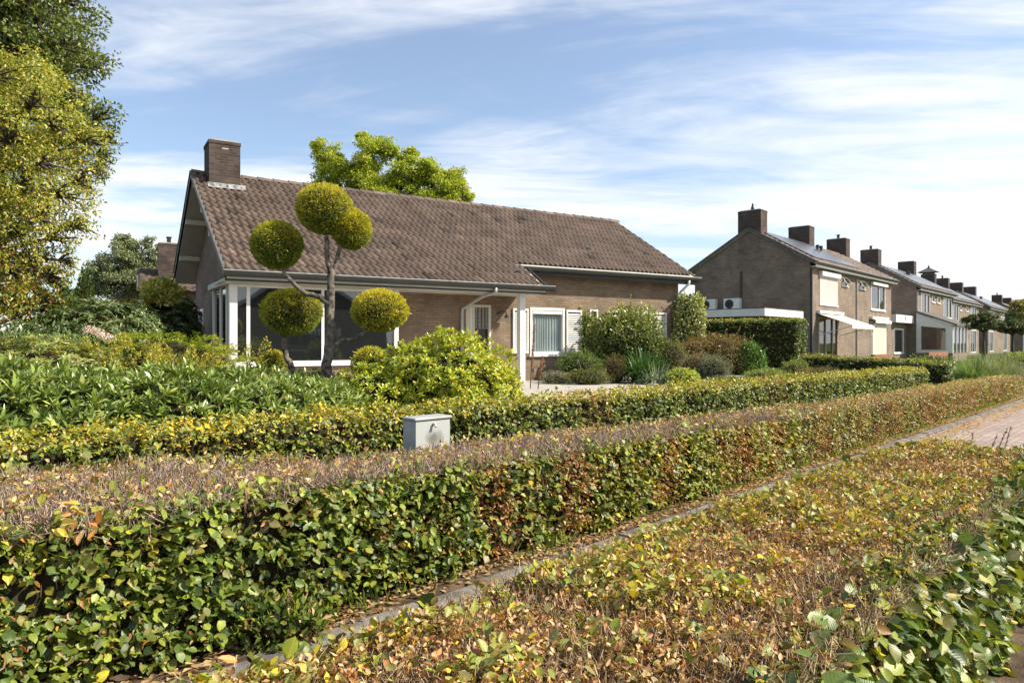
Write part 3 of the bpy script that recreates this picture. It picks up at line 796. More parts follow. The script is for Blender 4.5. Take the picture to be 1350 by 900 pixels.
# ------------------------------------------------------------------ ROW HOUSES
def row_block(e0, s0, L, label, nb, chims=(), solar=(), detail='plain', ze=5.62, dep=7.2, zr=7.72, gable_deco=False, brickm=None):
    rt = empty('terraced_house', rp(e0, s0), R_RZ, label, 'house', 'brick terraced houses along the street')
    k = (zr - ze) / (dep / 2)
    y0, y1 = 0.35, dep - .35
    zf = lambda y: ze - .14 + k * (y if y < dep / 2 else dep - y)
    ops = []
    hw = L / nb
    lay = []
    for i in range(nb):
        x = i * hw
        if i % 2 == 0: lay.append((x + 1.35, x + 4.25, x + 5.0, x + 6.0, x + 1.2, x + 4.3))
        else: lay.append((x + 2.9, x + 6.1, x + .6, x + 1.7, x + 2.9, x + 6.1))
    for (wa, wb, sa, sb, ga, gb) in lay:
        ops += [(wa, wb, 3.55, 5.28), (sa, sb, 4.72, 5.22), (ga, gb, .35, 2.85)]
    m = MB(); wall_strips(m, .25, L - .25, y0, y0 + .25, .0, zf(y0) - .02, ops)
    m.box(.25, L - .25, y1 - .25, y1, 0, zf(y1) - .03)
    poly = [(y0, 0), (y1, 0), (y1, zf(y1) - .03), (dep / 2, zf(dep / 2) - .03), (y0, zf(y0) - .03)]
    m.prism_x(poly, L - .25, L)
    m.build('wall', BR_ROW, rt)
    MB().prism_x(poly, 0, .25).build('gable_wall', brickm or BR_DARK, rt)
    m = MB()
    m.prism_x([(0, zf(0)), (dep / 2, zf(dep / 2)), (dep / 2, zf(dep / 2) + .12), (0, zf(0) + .12)], -.12, L + .12)
    m.prism_x([(dep, zf(dep)), (dep / 2, zf(dep / 2)), (dep / 2, zf(dep / 2) + .12), (dep, zf(dep) + .12)], -.12, L + .12)
    rf = m.build('roof', PLASTER, rt)
    sl_ = math.atan(k); nrow = 13; st = math.hypot(dep / 2, k * dep / 2) / nrow
    tiled_slope('roof_tiles', [(-.1, L + .1)] * nrow, rf, ze - .01, sl_, 1, wave=.22, step=st, base=(.16, .125, .11), simple=True)
    tiled_slope('rear_roof_tiles', [(-.1, L + .1)] * nrow, rf, ze - .01, sl_, -1, wave=.22, step=st, base=(.16, .125, .11), y0=dep, simple=True)
    m = MB()
    for (a, b) in ((0, dep / 2), (dep / 2, dep)):
        m.prism_x([(a, zf(a) + .02), (b, zf(b) + .02), (b, zf(b) + .21), (a, zf(a) + .21)], -.16, -.12)
    m.build('verge_board', FELT, rf)
    gutter(rf, -.1, L + .1, -.005, ze, w=.13)
    MB().box(-.1, L + .1, 0, .03, ze - .22, ze - .12).build('fascia', WHITE, rf)
    MB().prism_x([(.03, ze - .21), (y0 - .003, ze - .21), (y0 - .003, ze - .19), (.03, ze - .19)], 0, L).build('soffit', PLASTER, rf)
    for (x, cw, pots, hat) in chims:
        c = chimney(rf, x, x + cw, dep / 2 - .65, dep / 2 + .65, zr - .55, zr + .98, pots=pots)
        if hat:
            hz = zr + 1.2
            h = MB(); h.prism_z([(x + .06, dep/2 - .5), (x + cw - .06, dep/2 - .5), (x + cw - .06, dep/2 + .5), (x + .06, dep/2 + .5)], zr + 1.03, hz)
            h.add([(x - .35, dep/2 - .95, hz), (x + cw + .35, dep/2 - .95, hz), (x + cw + .35, dep/2 + .95, hz), (x - .35, dep/2 + .95, hz),
                   (x + cw*.4, dep/2 - .12, hz + .48), (x + cw*.6, dep/2 - .12, hz + .48), (x + cw*.6, dep/2 + .12, hz + .48), (x + cw*.4, dep/2 + .12, hz + .48), (x + cw*.5, dep/2, hz + .85)],
                  [(3,2,1,0), (0,1,5,4), (1,2,6,5), (2,3,7,6), (3,0,4,7), (4,5,8), (5,6,8), (6,7,8), (7,4,8)])
            h.build('chimney_hood', FELT, c)
    ca, sa = math.cos(sl_), math.sin(sl_)
    for (xa, xb, va, vb) in solar:
        n = max(1, round((xb - xa) / 1.05)); w_ = (xb - xa) / n; nv = max(1, round((vb - va) / 1.7)); hv = (vb - va) / nv
        for i in range(n):
            for j in range(nv):
                a0, a1 = xa + i * w_ + .015, xa + (i + 1) * w_ - .015; b0, b1 = va + j * hv + .015, va + (j + 1) * hv - .015
                q = lambda v, h: (v * ca - h * sa, ze + v * sa + h * ca)
                pr_ = [q(b0, .11), q(b1, .11), q(b1, .15), q(b0, .15)]
                MB().prism_x(pr_, a0, a1).build('solar_panel', SOLAR, rf)
    for vx in (L * .42, L * .46):
        MB().lathe([(.07, 0), (.07, .35), (.11, .36), (.11, .5)], (vx, dep * .30, zf(dep * .30) + .1), 8).build('vent_pipe', BLACKM, rf)
    for i, (wa, wb, sa_, sb_, ga, gb) in enumerate(lay):
        if detail == 'first' and i == 0:
            f = MB().box(wa, wb, y0 - .03, y0 + .05, 3.55, 5.03).build('roller_shutter', BLIND, rt, bevel=.004)
            MB().box(wa - .05, wb + .05, y0 - .2, y0 + .05, 5.032, 5.28).build('shutter_box', WHITE, f, bevel=.01)
            MB().box(wa - .03, wb + .03, y0 - .06, y0 - .0, 3.47, 3.545).build('bottom_rail', WHITE, f)
            m = MB()
            for z in np.arange(3.6, 5.0, .06): m.box(wa + .03, wb - .03, y0 - .034, y0 - .0305, z, z + .05)
            m.build('slats', BLIND, f)
        else:
            f = window(rt, wa, wb, 3.55, 5.28, y0, fw=.09, bars=((wa + wb) / 2 + .3,), pane=GLASS)
            if detail == 'first': MB().box(wa - .05, wb + .05, y0 - .2, y0 - .031, 5.10, 5.30).build('shutter_box', WHITE, f, bevel=.01)
        sm_ = window(rt, sa_, sb_, 4.72, 5.22, y0, fw=.06, pane=GLASS)
        if detail == 'first':
            sh_ = MB(); sh_.prism_x([(y0 - .04, 5.19), (y0 - .26, 4.84), (y0 - .235, 4.825), (y0 - .015, 5.175)], sa_ + .04, sb_ - .04)
            sh_.build('open_sash', WHITE, sm_)
            MB().prism_x([(y0 - .068, 5.14), (y0 - .255, 4.845), (y0 - .259, 4.848), (y0 - .072, 5.143)], sa_ + .10, sb_ - .10).build('sash_pane', GLASS, sm_)
        f = window(rt, ga, gb, .35, 2.85, y0, fw=.10, mat=WOODF if (detail == 'first' and i == 0) else WHITE, bars=(ga + (gb - ga) * .36, ga + (gb - ga) * .72), pane=GLASS, sill=False)
    if detail == 'first':
        # open sun awning with arms, second one rolled out over a screen
        for (xa, xb, zt, dz, pj, lab) in ((.95, 4.75, 3.02, .62, 1.75, 1), (L - 4.9, L - 1.3, 2.95, .05, .35, 0)):
            m = MB()
            m.add([(xa, y0 - .05, zt), (xb, y0 - .05, zt), (xb, y0 - pj, zt - dz), (xa, y0 - pj, zt - dz),
                   (xa, y0 - .05, zt - .02), (xb, y0 - .05, zt - .02), (xb, y0 - pj, zt - dz - .02), (xa, y0 - pj, zt - dz - .02)],
                  [(0,3,2,1), (4,5,6,7), (0,1,5,4), (2,3,7,6), (1,2,6,5), (3,0,4,7)])
            m.box(xa, xb, y0 - pj - .02, y0 - pj - .0, zt - dz - .20, zt - dz - .021)
            aw = m.build('awning', AWN, rt)
            MB().box(xa - .05, xb + .05, y0 - .20, y0 - .002, zt + .01, zt + .16).build('awning_cassette', WHITE, aw)
            for x in (xa + .15, xb - .15):
                MB().tube([(x, y0 - .04, zt - 1.15), (x, y0 - pj + .02, zt - dz - .06)], .022, 6).build('awning_arm', WHITE, aw)
        MB().box(L - 4.6, L - 1.5, y0 - .10, y0 - .035, .4, 2.7).build('screen', CREAM, rt)
        MB().box(7.55, 7.62, y0 - .10, y0 - .003, .2, 5.3).build('downpipe', ZINC, rt)
        MB().box(.02, .10, y0 - .10, y0 - .003, .2, 5.3).build('downpipe', ZINC_DK, rt)
    else:
        MB().box(.05, .15, y0 - .10, y0 - .003, .2, 5.3).build('downpipe', ZINC, rt)
    return rt
b1 = row_block(0, 0, 15.2, 'nearest brick semi-detached house with roller shutter, sun awning and two outdoor units on its gable', 2,
               chims=((0.02, .85, 0, 0), (7.3, .85, 0, 0), (14.3, .85, 1, 0)), solar=((.5, 8.0, .35, 3.75),), detail='first')
# darker brick stain on the gable below the chimney, laid as a thin patch
MB().box(-.004, .02, 2.97, 4.23, 6.3, 7.3).build('stack_stain', BR_STK, b1)
fg = MB().lathe([(.05, 0), (.09, .05), (.10, .16), (.06, .26), (.035, .30), (.055, .36), (.02, .43)], (.45, 3.6, 8.74), 8)
fg.tube([(.45, 3.55, 9.05), (.45, 3.35, 9.02)], [.02, .005], 5)
fg.build('chimney_figure', BLACKM, b1, smooth=True)
# air-conditioning units on the gable
for y in (4.0, 5.42):
    u_ = MB().box(-.36, -.04, y, y + .92, 3.30, 3.92).build('outdoor_unit', WHITE, b1, bevel=.015)
    fan = MB(); cy_, cz_ = y + .58, 3.61
    for k in range(3):
        r = .24 - k * .08
        fan.tube([(-.375, cy_ + r * math.cos(a), cz_ + r * math.sin(a)) for a in np.linspace(0, 2 * math.pi, 21)], .012, 4)
    for k in range(12):
        a = k * math.pi / 6; fan.tube([(-.375, cy_, cz_), (-.375, cy_ + .24 * math.cos(a), cz_ + .24 * math.sin(a))], .008, 4)
    fan.build('fan_grille', ZINC_DK, u_)
    MB().prism_x([(cy_ + .25 * math.cos(a), cz_ + .25 * math.sin(a)) for a in np.linspace(0, 2 * math.pi, 20, endpoint=False)], -.366, -.3605).build('fan_dark_disc', FELT, u_)  # flat dark disc on the casing; shade of the fan opening as colour
    MB().box(-.34, -.003, y + .1, y + .14, 3.2, 3.297).build('bracket', ZINC_DK, u_)
    MB().box(-.34, -.003, y + .78, y + .82, 3.2, 3.297).build('bracket', ZINC_DK, u_)
MB().tube([(-.05, 4.04, 3.9), (-.05, 4.04, 5.4)], .05, 8).build('flue_pipe', BLACKM, b1)
b2 = row_block(22.0, 0, 12.5, 'second brick terraced house along the street with white porch and solar roof', 2,
               chims=((.02, .85, 1, 0), (11.0, .85, 0, 0)), solar=((.4, 12.0, .3, 3.7),))
b3 = row_block(40.5, 1.3, 15.5, 'third brick terraced house along the street, with hooded chimney', 2,
               chims=((7.0, .9, 0, 1), (13.6, .9, 1, 0)), solar=((.4, 15, .3, 3.7),))
b4 = row_block(61.5, 1.3, 18, 'fourth brick terraced house, partly behind the two ball-crowned street trees', 2, chims=((.4, .9, 0, 0), (9.0, .9, 0, 0)), solar=((.4, 15, .3, 3.7),))
b5 = row_block(92.0, 1.3, 20, 'farthest brick terraced house at the end of the street', 2, chims=((.02, .9, 1, 0), (9.5, .9, 0, 0)))
# b2: white lean-to conservatory porch, white doorhead with the house number
m = MB(); m.box(.0, 5.2, -2.0, .34, .1, .7); m.build('porch_base', BR_ROW, b2)
m = MB(); m.prism_x([(-2.0, .701), (.34, .701), (.34, 3.7), (-2.0, 2.75)], -.02, .06)
for x in (.061, 1.3, 2.6, 3.9, 5.12): m.box(x, x + .1, -2.02, -1.93, .701, 2.7)
m.box(.061, 5.22, -2.021, -1.9, 2.6, 2.75)
pc = m.build('porch_frame', WHITE, b2)
MB().prism_x([(-1.55, .95), (.0, .95), (.0, 2.7), (-1.55, 2.5)], -.04, -.021).build('porch_glass', GLASS, pc)
MB().box(.17, 5.1, -1.97, -1.96, .71, 2.6).build('porch_front_glass', GLASS, pc)
MB().prism_x([(-2.3, 2.68), (.349, 3.74), (.349, 3.86), (-2.3, 2.80)], -.2, 5.4).build('porch_roof', FELT, pc)
# link garage with white fascia and number 7 in the gap
lk = empty('link_garage', rp(17.2, 1.0), R_RZ, 'small flat-roofed brick annexe with a white fascia reading 7 between the first two blocks', 'garage')
m = MB(); wall_strips(m, 0, 4.75, 0, .2, .1, 2.9, [(1.2, 3.9, .7, 2.5)]); m.box(0, .2, .2, 5, .1, 2.9); m.build('wall', BR_ROW, lk)
window(lk, 1.2, 3.9, .7, 2.5, 0, fw=.09, pane=GLASS)
MB().box(-.1, 4.75, -.5, 5, 2.9, 3.45).build('fascia', WHITE, lk, bevel=.01)
cu = bpy.data.curves.new('house_number', 'FONT'); cu.body = '7'; cu.size = .42; cu.extrude = .01
tmp_ = bpy.data.objects.new('tmp_text', cu); COL.objects.link(tmp_); bpy.context.view_layer.update()
nm_ = bpy.data.meshes.new_from_object(tmp_.evaluated_get(bpy.context.evaluated_depsgraph_get())); bpy.data.objects.remove(tmp_)
nm_.materials.clear(); nm_.materials.append(BLACKM)
to = bpy.data.objects.new('house_number', nm_); COL.objects.link(to); to.parent = lk; to.location = (2.2, -.515, 3.02); to.rotation_euler = (RAD(90), 0, 0)
# carport / garage in front of first gable
gr = empty('flat_roof_garage', rp(-8.2, -.69), R_RZ, 'flat-roofed dark boarded garage with broad white fascia beside the first gable', 'garage')
m = MB()
for k in range(34): m.box(.25 + k * .118, .25 + k * .118 + .11, .25, .28, .1, 2.6)
for k in range(40): m.box(.25, .28, .29 + k * .118, .29 + k * .118 + .11, .1, 2.6)
m.build('board_wall', WOODD, gr)
MB().box(0, 4.4, 0, 5.2, 2.605, 2.92).build('fascia', WHITE, gr, bevel=.01)
MB().box(.02, 4.38, .02, 5.18, 2.923, 2.96).build('roof', FELT, gr)

# low brick walls with planters in front of the row
for (x0, x1) in ((.5, 3.2), (11.8, 17.2)):
    tag(MB().box(x0, x1, -2.6, -2.4, .1, .88).build('garden_wall', BR_RED, loc=rp(0, 0), rz=R_RZ), {.5: 'low red brick garden wall under the open sun awning', 11.8: 'low red brick garden wall left of the white porch'}[x0], 'wall', 'low garden walls')

# neighbours on the far left: chimney + roof, flat box building
nb = empty('neighbour_house', (px(215, 30), 30, 0), RAD(28), 'distant house on the left showing only its tiled roof edge and speckled brick chimney', 'house')
m = MB(); m.box(-.6, 8, .4, 7, 0, 3.75); m.build('wall', BR_DARK, nb)
m = MB(); m.prism_x([(0, 3.7), (7.4, 3.7), (3.7, 4.95)], -1.0, 8.3); nr = m.build('roof', FELT, nb)
tiled_slope('roof_tiles', [(-1.0, 8.3)] * 11, nr, 3.72, math.atan(1.25 / 3.7), 1, wave=.3, step=.35, simple=True)
chimney(nr, -.15, .75, 1.9, 2.8, 4.0, 6.0, pots=1)
fb = empty('flat_roofed_building', (px(172, 48), 48, 0), RAD(10), 'far red brick building with a blue flat roof edge seen over the dark hedge', 'building')
MB().box(-1.0, 1.0, 0, 4, 0, 4.75).build('wall', BR_RED, fb)
BLUEP = plain('blue_panel', (0.10, 0.20, 0.32), 0.5, .08, 3)
MB().box(-1.1, 1.1, -.1, 4.1, 4.753, 5.25).build('roof_edge', BLUEP, fb)
MB().box(.5, 1.05, -.06, -.003, 4.2, 4.75).build('side_panel', BLUEP, fb)
# the house across the street, behind the camera, mirrored in the bay window
op = empty('opposite_house', (22, -10.5, 0), RAD(-134), 'brown brick house across the street mirrored in the bay window', 'house')
m = MB(); m.prism_y([(-6, 0), (6, 0), (6, 2.9), (0, 6.5), (-6, 2.9)], 0, 9); m.build('wall', BR_MAIN, op)
m = MB()
for sgn in (-1, 1):
    m.prism_y([(sgn * 6.6, 2.5), (sgn * 6.6, 2.7), (0, 6.75), (0, 6.55)], -.5, 9.5)
m.build('roof', FELT, op)
m = MB()
for sgn in (-1, 1):
    m.prism_y([(sgn * 6.6, 2.42), (sgn * 6.6, 2.73), (0, 6.78), (0, 6.47)], -.56, -.505)
m.build('verge_board', WHITE, op)
f = MB().box(-2.6, 1.2, -.04, .0, .9, 2.4).build('window', WHITE, op); MB().box(-2.5, 1.1, -.06, -.041, 1.0, 2.3).build('pane', GLASS, f)
m = MB()
for k in range(14): m.box(-2.7 + k * .29, -2.7 + k * .29 + .15, -1.0, -.98, 2.0, 2.5)
m.build('striped_awning', WHITE, op)
op2 = empty('opposite_house', (36, -1, 0), RAD(-128), 'long brick house farther along the other side of the street', 'house')
m = MB(); m.prism_x([(0, 0), (8, 0), (8, 3), (4, 5.6), (0, 3)], -7, 7); m.build('wall', BR_MAIN, op2)
m = MB(); m.prism_x([(-.5, 2.8), (4, 5.9), (8.5, 2.8), (4, 5.6)], -7.4, 7.4); m.build('roof', FELT, op2)

# ================================================================== VEGETATION
def hedge(name, loc, rz, L, width, z0, z1, label, faces, leaf, pal, wfun, seed=0, twig_top=0, lump=.05, mat=None, group='clipped hedges', coremat=None, twcol=((.33,.25,.19),(.19,.13,.10),(.46,.37,.29)), twlen=.055, tmpl=T_FOLD, a0=0.0):
    """local x along the hedge, local y across (0 = street side), width(a), z1(a). faces: dict face -> leaves per m2"""
    root = empty(name, loc, rz, label, 'hedge', group)
    W_ = width if callable(width) else (lambda a: np.full_like(a, width)); Z_ = z1 if callable(z1) else (lambda a: np.full_like(a, z1))
    # inner core
    n = int(L / .12) + 2; A = np.linspace(a0 + .09, a0 + L - .09, n)
    prof = 9
    w = W_(A); h = Z_(A)
    pts = []
    for (fy, fz) in ((0,0), (0,.35), (0,.7), (0,.94), (.08,1), (.35,1), (.65,1), (.92,1), (1,.94), (1,.7), (1,.35), (1,0)):
        y = .085 + fy * (w - .17); z = z0 + fz * (h - .075 - z0)
        P = np.stack([A, y, z], 1); nn = fbm(P, 4.0, seed) - .5
        if fz > 0: P[:, 1] += nn * .06 * (1 if fy < .5 else -1) * -1; P[:, 2] += nn * .04
        pts.append(P)
    V = np.concatenate(pts); k = len(pts); i = np.arange(n - 1)
    F = np.concatenate([np.stack([i + j * n, i + 1 + j * n, i + 1 + (j + 1) * n, i + (j + 1) * n], 1) for j in range(k - 1)])
    caps = [np.array([[j * n for j in range(k)]]), np.array([[j * n + n - 1 for j in range(k - 1, -1, -1)]])]
    raw_mesh('inner_core', V, [F, caps[0], caps[1]], coremat or CORE, root)
    LV = Leaves(); TW = Leaves()
    def sample(face, dens):
        wmax = float(W_(np.array([a0, a0 + L])).max()); hmax = float(Z_(np.array([a0, a0 + L])).max()) - z0
        area = {'front': L * hmax, 'back': L * hmax, 'top': L * wmax, 'left': wmax * hmax, 'right': wmax * hmax}[face]
        N_ = int(area * dens)
        a = a0 + rng.random(N_) * L; q = rng.random(N_); r = rng.random(N_)
        if face == 'right': a = np.full(N_, a0 + L)
        if face == 'left': a = np.full(N_, a0)
        wd = W_(a); hh = Z_(a)
        if face in ('front', 'back'):
            y = np.zeros(N_) if face == 'front' else wd; z = z0 + .02 + q * (hh - z0); nrm = np.tile([0, -1. if face == 'front' else 1., 0], (N_, 1))
        elif face == 'top':
            ok = q * wmax < wd; a, q, wd, hh, r = a[ok], q[ok], wd[ok], hh[ok], r[ok]; N_ = len(a)
            y = q * wmax; z = hh.copy(); nrm = np.tile([0, 0, 1.], (N_, 1))
        else:
            y = q * wd; z = z0 + r * (hh - z0); nrm = np.tile([1. if face == 'right' else -1., 0, 0], (N_, 1))
        return np.stack([a, y, z], 1), nrm, N_
    for face, dens in faces.items():
        per = 6
        P, nrm, N_ = sample(face, dens / per)
        P = np.repeat(P, per, 0); nrm = np.repeat(nrm, per, 0); N_ = len(P)
        big = fbm(P, 1.7, seed); fine = fbm(P, 6.0, seed + 9)
        step_ = np.tile(np.arange(per), N_ // per)
        rs_ = np.repeat(rng.normal(size=(N_ // per, 3)), per, 0); rd_ = np.repeat(rng.random(N_ // per), per)
        S = unit(nrm * .75 + rs_ * .55 + np.array([0, 0, .10 if face == 'top' else -.12]))      # shoot direction
        PN = unit(nrm * .42 + np.array([0, 0, 1.15]) + np.repeat(rng.normal(size=(N_ // per, 3)), per, 0) * .45)   # plane of the spray
        SD = unit(np.cross(S, PN)) * np.where(step_ % 2 == 0, 1., -1.)[:, None]
        depth = (big - .5) * lump * 2 + (fine - .5) * lump * 2.0 - rng.random(N_) ** 2 * .10 + .015
        P = P + nrm * depth[:, None]
        # round the arris
        hh = Z_(P[:, 0]); wd = W_(P[:, 0])
        e1 = np.clip((P[:, 2] - (hh - .09)) / .09, 0, 1.5); e2 = np.clip((.09 - P[:, 1]) / .09, 0, 1.5); e3 = np.clip((P[:, 1] - wd + .09) / .09, 0, 1.5)
        P[:, 2] -= .035 * e1 * (e2 + e3) ; P[:, 1] += .035 * e1 * (e2 - e3)
        LL = leaf[0] + (leaf[1] - leaf[0]) * np.clip(rd_ * .7 + rng.random(N_) * .5, 0, 1) ** 1.2
        P = P + S * ((step_ - per * .6) * LL * .36)[:, None]
        nm = unit(PN + nrm * .15 + rng.normal(size=(N_, 3)) * .30)
        D = S * .55 + SD * .75 + rng.normal(size=(N_, 3)) * .25 + np.array([0, 0, -.25 if face != 'top' else .05])
        wt = wfun(P, face, big, fine)
        wt = np.repeat((wt / wt.sum(1, keepdims=True))[::per], per, 0)
        i0 = np.repeat(pick(N_ // per, pal, wt[::per]), per, 0)
        own = rng.random((N_, 1)) < .45
        col = np.where(own, pick(N_, pal, wt), i0)
        dead = col[:, 0] > col[:, 1] * 1.22           # dead leaves curl up small
        LL = np.where(dead, LL * .62, LL); wd_ = np.where(dead, .55 + .3 * rng.random(N_), .82 + .3 * rng.random(N_))
        nm[dead] = unit(nm[dead] + rvec(int(dead.sum())) * 1.6)
        kp_ = rng.random(N_) < -.05 + 1.95 * fbm(P, 6.0, seed + 4)
        LV.add(P[kp_], nm[kp_], D[kp_], LL[kp_], wd_[kp_], col[kp_], tmpl, jit=.25)
    if twig_top:
        P, nrm, N_ = sample('top', twig_top)
        big = fbm(P, 1.7, seed)
        P[:, 2] += (big - .5) * lump * 2 - .03 - rng.random(N_) * .05
        D = rng.normal(size=(N_, 3)) * .7 + np.array([0, 0, .75])
        TW.add(P, rvec(N_), D, twlen * (.5 + rng.random(N_)), .035 + .05 * rng.random(N_), pick(N_, twcol, [1, 1, 1]), T_STICK, jit=.3)
        # stray twigs out of the street face
        n2 = N_ // 45
        P2, nr2, N2 = sample('front', max(1, n2 / (L * .7)))
        TW.add(P2 - nr2 * .05, rvec(N2), nr2 * .8 + rng.normal(size=(N2, 3)) * .6, .07 * (.4 + rng.random(N2)), .025, pick(N2, twcol, [1, 1, 1]), T_STICK, jit=.3)
        TW.build('twigs', TWIG, root)
    LV.build('leaves', mat or LEAF_V, root)
    return root

def nz(x, lo, hi): return np.clip((x - lo) / (hi - lo), 0, 1)
# --- front hedge: green near, browning away from the camera, bald twiggy top
def w_front(P, face, big, fine):
    a = P[:, 0]; n = len(a)
    far = nz(a, 3.0, 13.0)
    # dead patches at fixed places along the hedge plus noise
    patch = np.zeros(n)
    for c, wdt, s in ((-.55, .16, .9), (.25, .20, 1.0), (1.55, .16, .8), (2.9, .30, 1.2), (3.75, .18, .9), (5.2, .35, .9), (7.6, .7, .9), (10.3, .8, 1.0), (13.6, .6, .9), (16.3, .5, .8)):
        patch = np.maximum(patch, s * np.exp(-((a + (fine - .5) * .7 - c) / wdt) ** 2))
    br = np.clip(patch * nz(big, .2, .5) + .55 * far * nz(big, .25, .7) + .15 * far + nz(fine, .55, .8) * (.12 + .25 * far), 0, 1.4)
    W = np.zeros((n, 10))
    mid = nz(a, -.8, 2.5)
    W[:, 0] = .9 * (1 - .8 * far); W[:, 1] = .55 + .35 * mid; W[:, 2] = .4 * (1 - mid); W[:, 3] = .08 + .36 * mid + .45 * far + .5 * nz(-a, 2.5, 3.2) * nz(P[:, 2], .5, .72); W[:, 4] = .35 + .3 * mid
    W[:, 5] = .05 + .12 * mid + 5.5 * br; W[:, 6] = .05 + .15 * mid + (2.0 - 1.3 * far) * br; W[:, 7] = .04 + (1.9 - .7 * far) * br; W[:, 8] = .05 + .2 * mid + .15 * far; W[:, 9] = .01 + 1.2 * br; W[:, 2] += .9 * far
    if face == 'top':
        bald = 1 - nz(a, 3, 9) * .6
        W[:] = 0
        W[:, 5] = 1.4 - .9 * far; W[:, 6] = 1.5 * bald + .8; W[:, 8] = .8 + .5 * far; W[:, 3] = .25 + 1.5 * far; W[:, 1] = .25 + .5 * nz(big, .5, .7); W[:, 4] = .35; W[:, 7] = .25 + .4 * far; W[:, 0] = .15
    else:
        top = nz(P[:, 2], .52, .72)
        W[:, 3] += .35 * top * (a > .5); W[:, 1] += .5 * top
    return W
FO = np.array([0.30, 5.03])
def fp(a, b, z=0): q = FO + KD * a + KN * b; return (q[0], q[1], z)
def fw_(a): return np.interp(a, [-5, -3, -2.3, -1.6, -.8, 3, 20], [2.4, 1.66, 1.28, .88, .72, .62, .60])
def fz_(a): return np.interp(a, [-5, -2.3, 0, 5.4, 12, 20], [.795, .78, .73, .665, .62, .58])
def split_hedge(label, a0, L, dens_f, dens_t, tw, leaf, tmpl, seed):
    return hedge('hedge', fp(0, 0), K_RZ, L, fw_, .06, fz_, label, {'front': dens_f * 1.15, 'top': dens_t, 'back': dens_f * .10, **({'right': dens_f} if a0 > 6 else {})},
                 leaf, PAL, w_front, seed=seed, twig_top=tw, a0=a0, tmpl=tmpl, coremat=CORE, lump=.045)
# one hedge object: near stretch with full leaves, far stretch lighter; parts of the same hedge
h1 = split_hedge('low beech hedge behind the kerb with green street face and bald brown twiggy top', -4.6, 9.0, 4000, 1300, 5600, (.028, .060), T_OVAL, 3)
h1b = split_hedge('x', 4.4, 15.4, 2900, 2100, 900, (.028, .048), T_FOLD, 3)
for ch in list(h1b.children): ch.parent = h1
bpy.data.objects.remove(h1b)

k = 16
P = np.array([-3.0, -.03, .78]) + rng.normal(size=(k, 3)) * [.045, .02, .04]
Leaves().add(P, rvec(k) + [0, -.8, .6], rvec(k) + [0, -.3, 0], .045 + .035 * rng.random(k), .6, pick(k, [C_ORANGE, C_TAN, (.55,.40,.06), C_BROWN], [1, 1, 1, .5]), T_OVAL).build('dead_leaf_spray', LEAF_V, h1)

# --- back hedge: yellow-tipped green
def w_back(P, face, big, fine):
    a = P[:, 0]; n = len(a)
    top = nz(P[:, 2], .74, .92) if face != 'top' else np.ones(n)
    gold = np.exp(-((a - 1.25 + (fine - .5)) / .42) ** 2) + .5 * np.exp(-((a - 2.5) / .35) ** 2)
    br = np.exp(-((a - 5.7) / .35) ** 2) * nz(big, .3, .6) + .9 * np.exp(-((a - 10.3) / .25) ** 2)
    W = np.zeros((n, 10))
    W[:, 0] = 1.1 * (1 - .75 * top); W[:, 1] = .55 + .5 * top; W[:, 2] = .8 * (1 - top); W[:, 3] = .08 + 1.7 * top + 1.8 * gold; W[:, 4] = .35
    W[:, 5] = .03 + 2.2 * br; W[:, 6] = .03 + .1 * top + .2 * gold; W[:, 7] = .03 + .6 * gold + .8 * br; W[:, 8] = .15 + .2 * top; W[:, 9] = .01 + .8 * br
    return W
hedge('hedge', bp_(0, 0), B_RZ, 20.0, .52, .05, .885, 'green hedge with yellow leaf tips running behind the metal cabinet, in front of the garden',
      {'front': 3000, 'top': 2200, 'right': 2200, 'back': 200}, (.030, .055), PAL, w_back, seed=21, a0=-2.0, lump=.05)

# --- foreground hedge, mostly seen from above
TO = kp(0, -1.41)
def w_fore(P, face, big, fine):
    a = P[:, 0]; n = len(a); b = P[:, 1]
    W = np.zeros((n, 10))
    grn = nz(big * .6 + fine * .4, .48, .62) * .9
    W[:, 5] = 2.8; W[:, 6] = 3.6; W[:, 8] = 1.0; W[:, 7] = .55; W[:, 9] = .5
    W[:, 3] = .35 + 2.8 * grn; W[:, 1] = .12 + 2.2 * grn; W[:, 4] = .3; W[:, 0] = .08 + .9 * grn
    left = nz(-b, -.26, -.02)      # garden-side arris
    W[:, 3] += 3.2 * left; W[:, 1] += 2.6 * left; W[:, 0] += .8 * left
    if face in ('road',) or True:
        e = nz(-b, -.20 + .08, .10) * 0
    edge = nz(1.06 - b, 0, .34); edge = 1 - edge
    edge = edge * nz(fine, .35, .5) if face == 'top' else np.ones(n)
    if face == 'back': edge = np.ones(n)
    if face == 'front': edge = np.ones(n) * .6
    k = edge[:, None]
    Gw = np.tile([1.6, .8, 1.0, .22, .5, .10, .10, .08, .10, .02], (n, 1))
    return W * (1 - k) + Gw * k
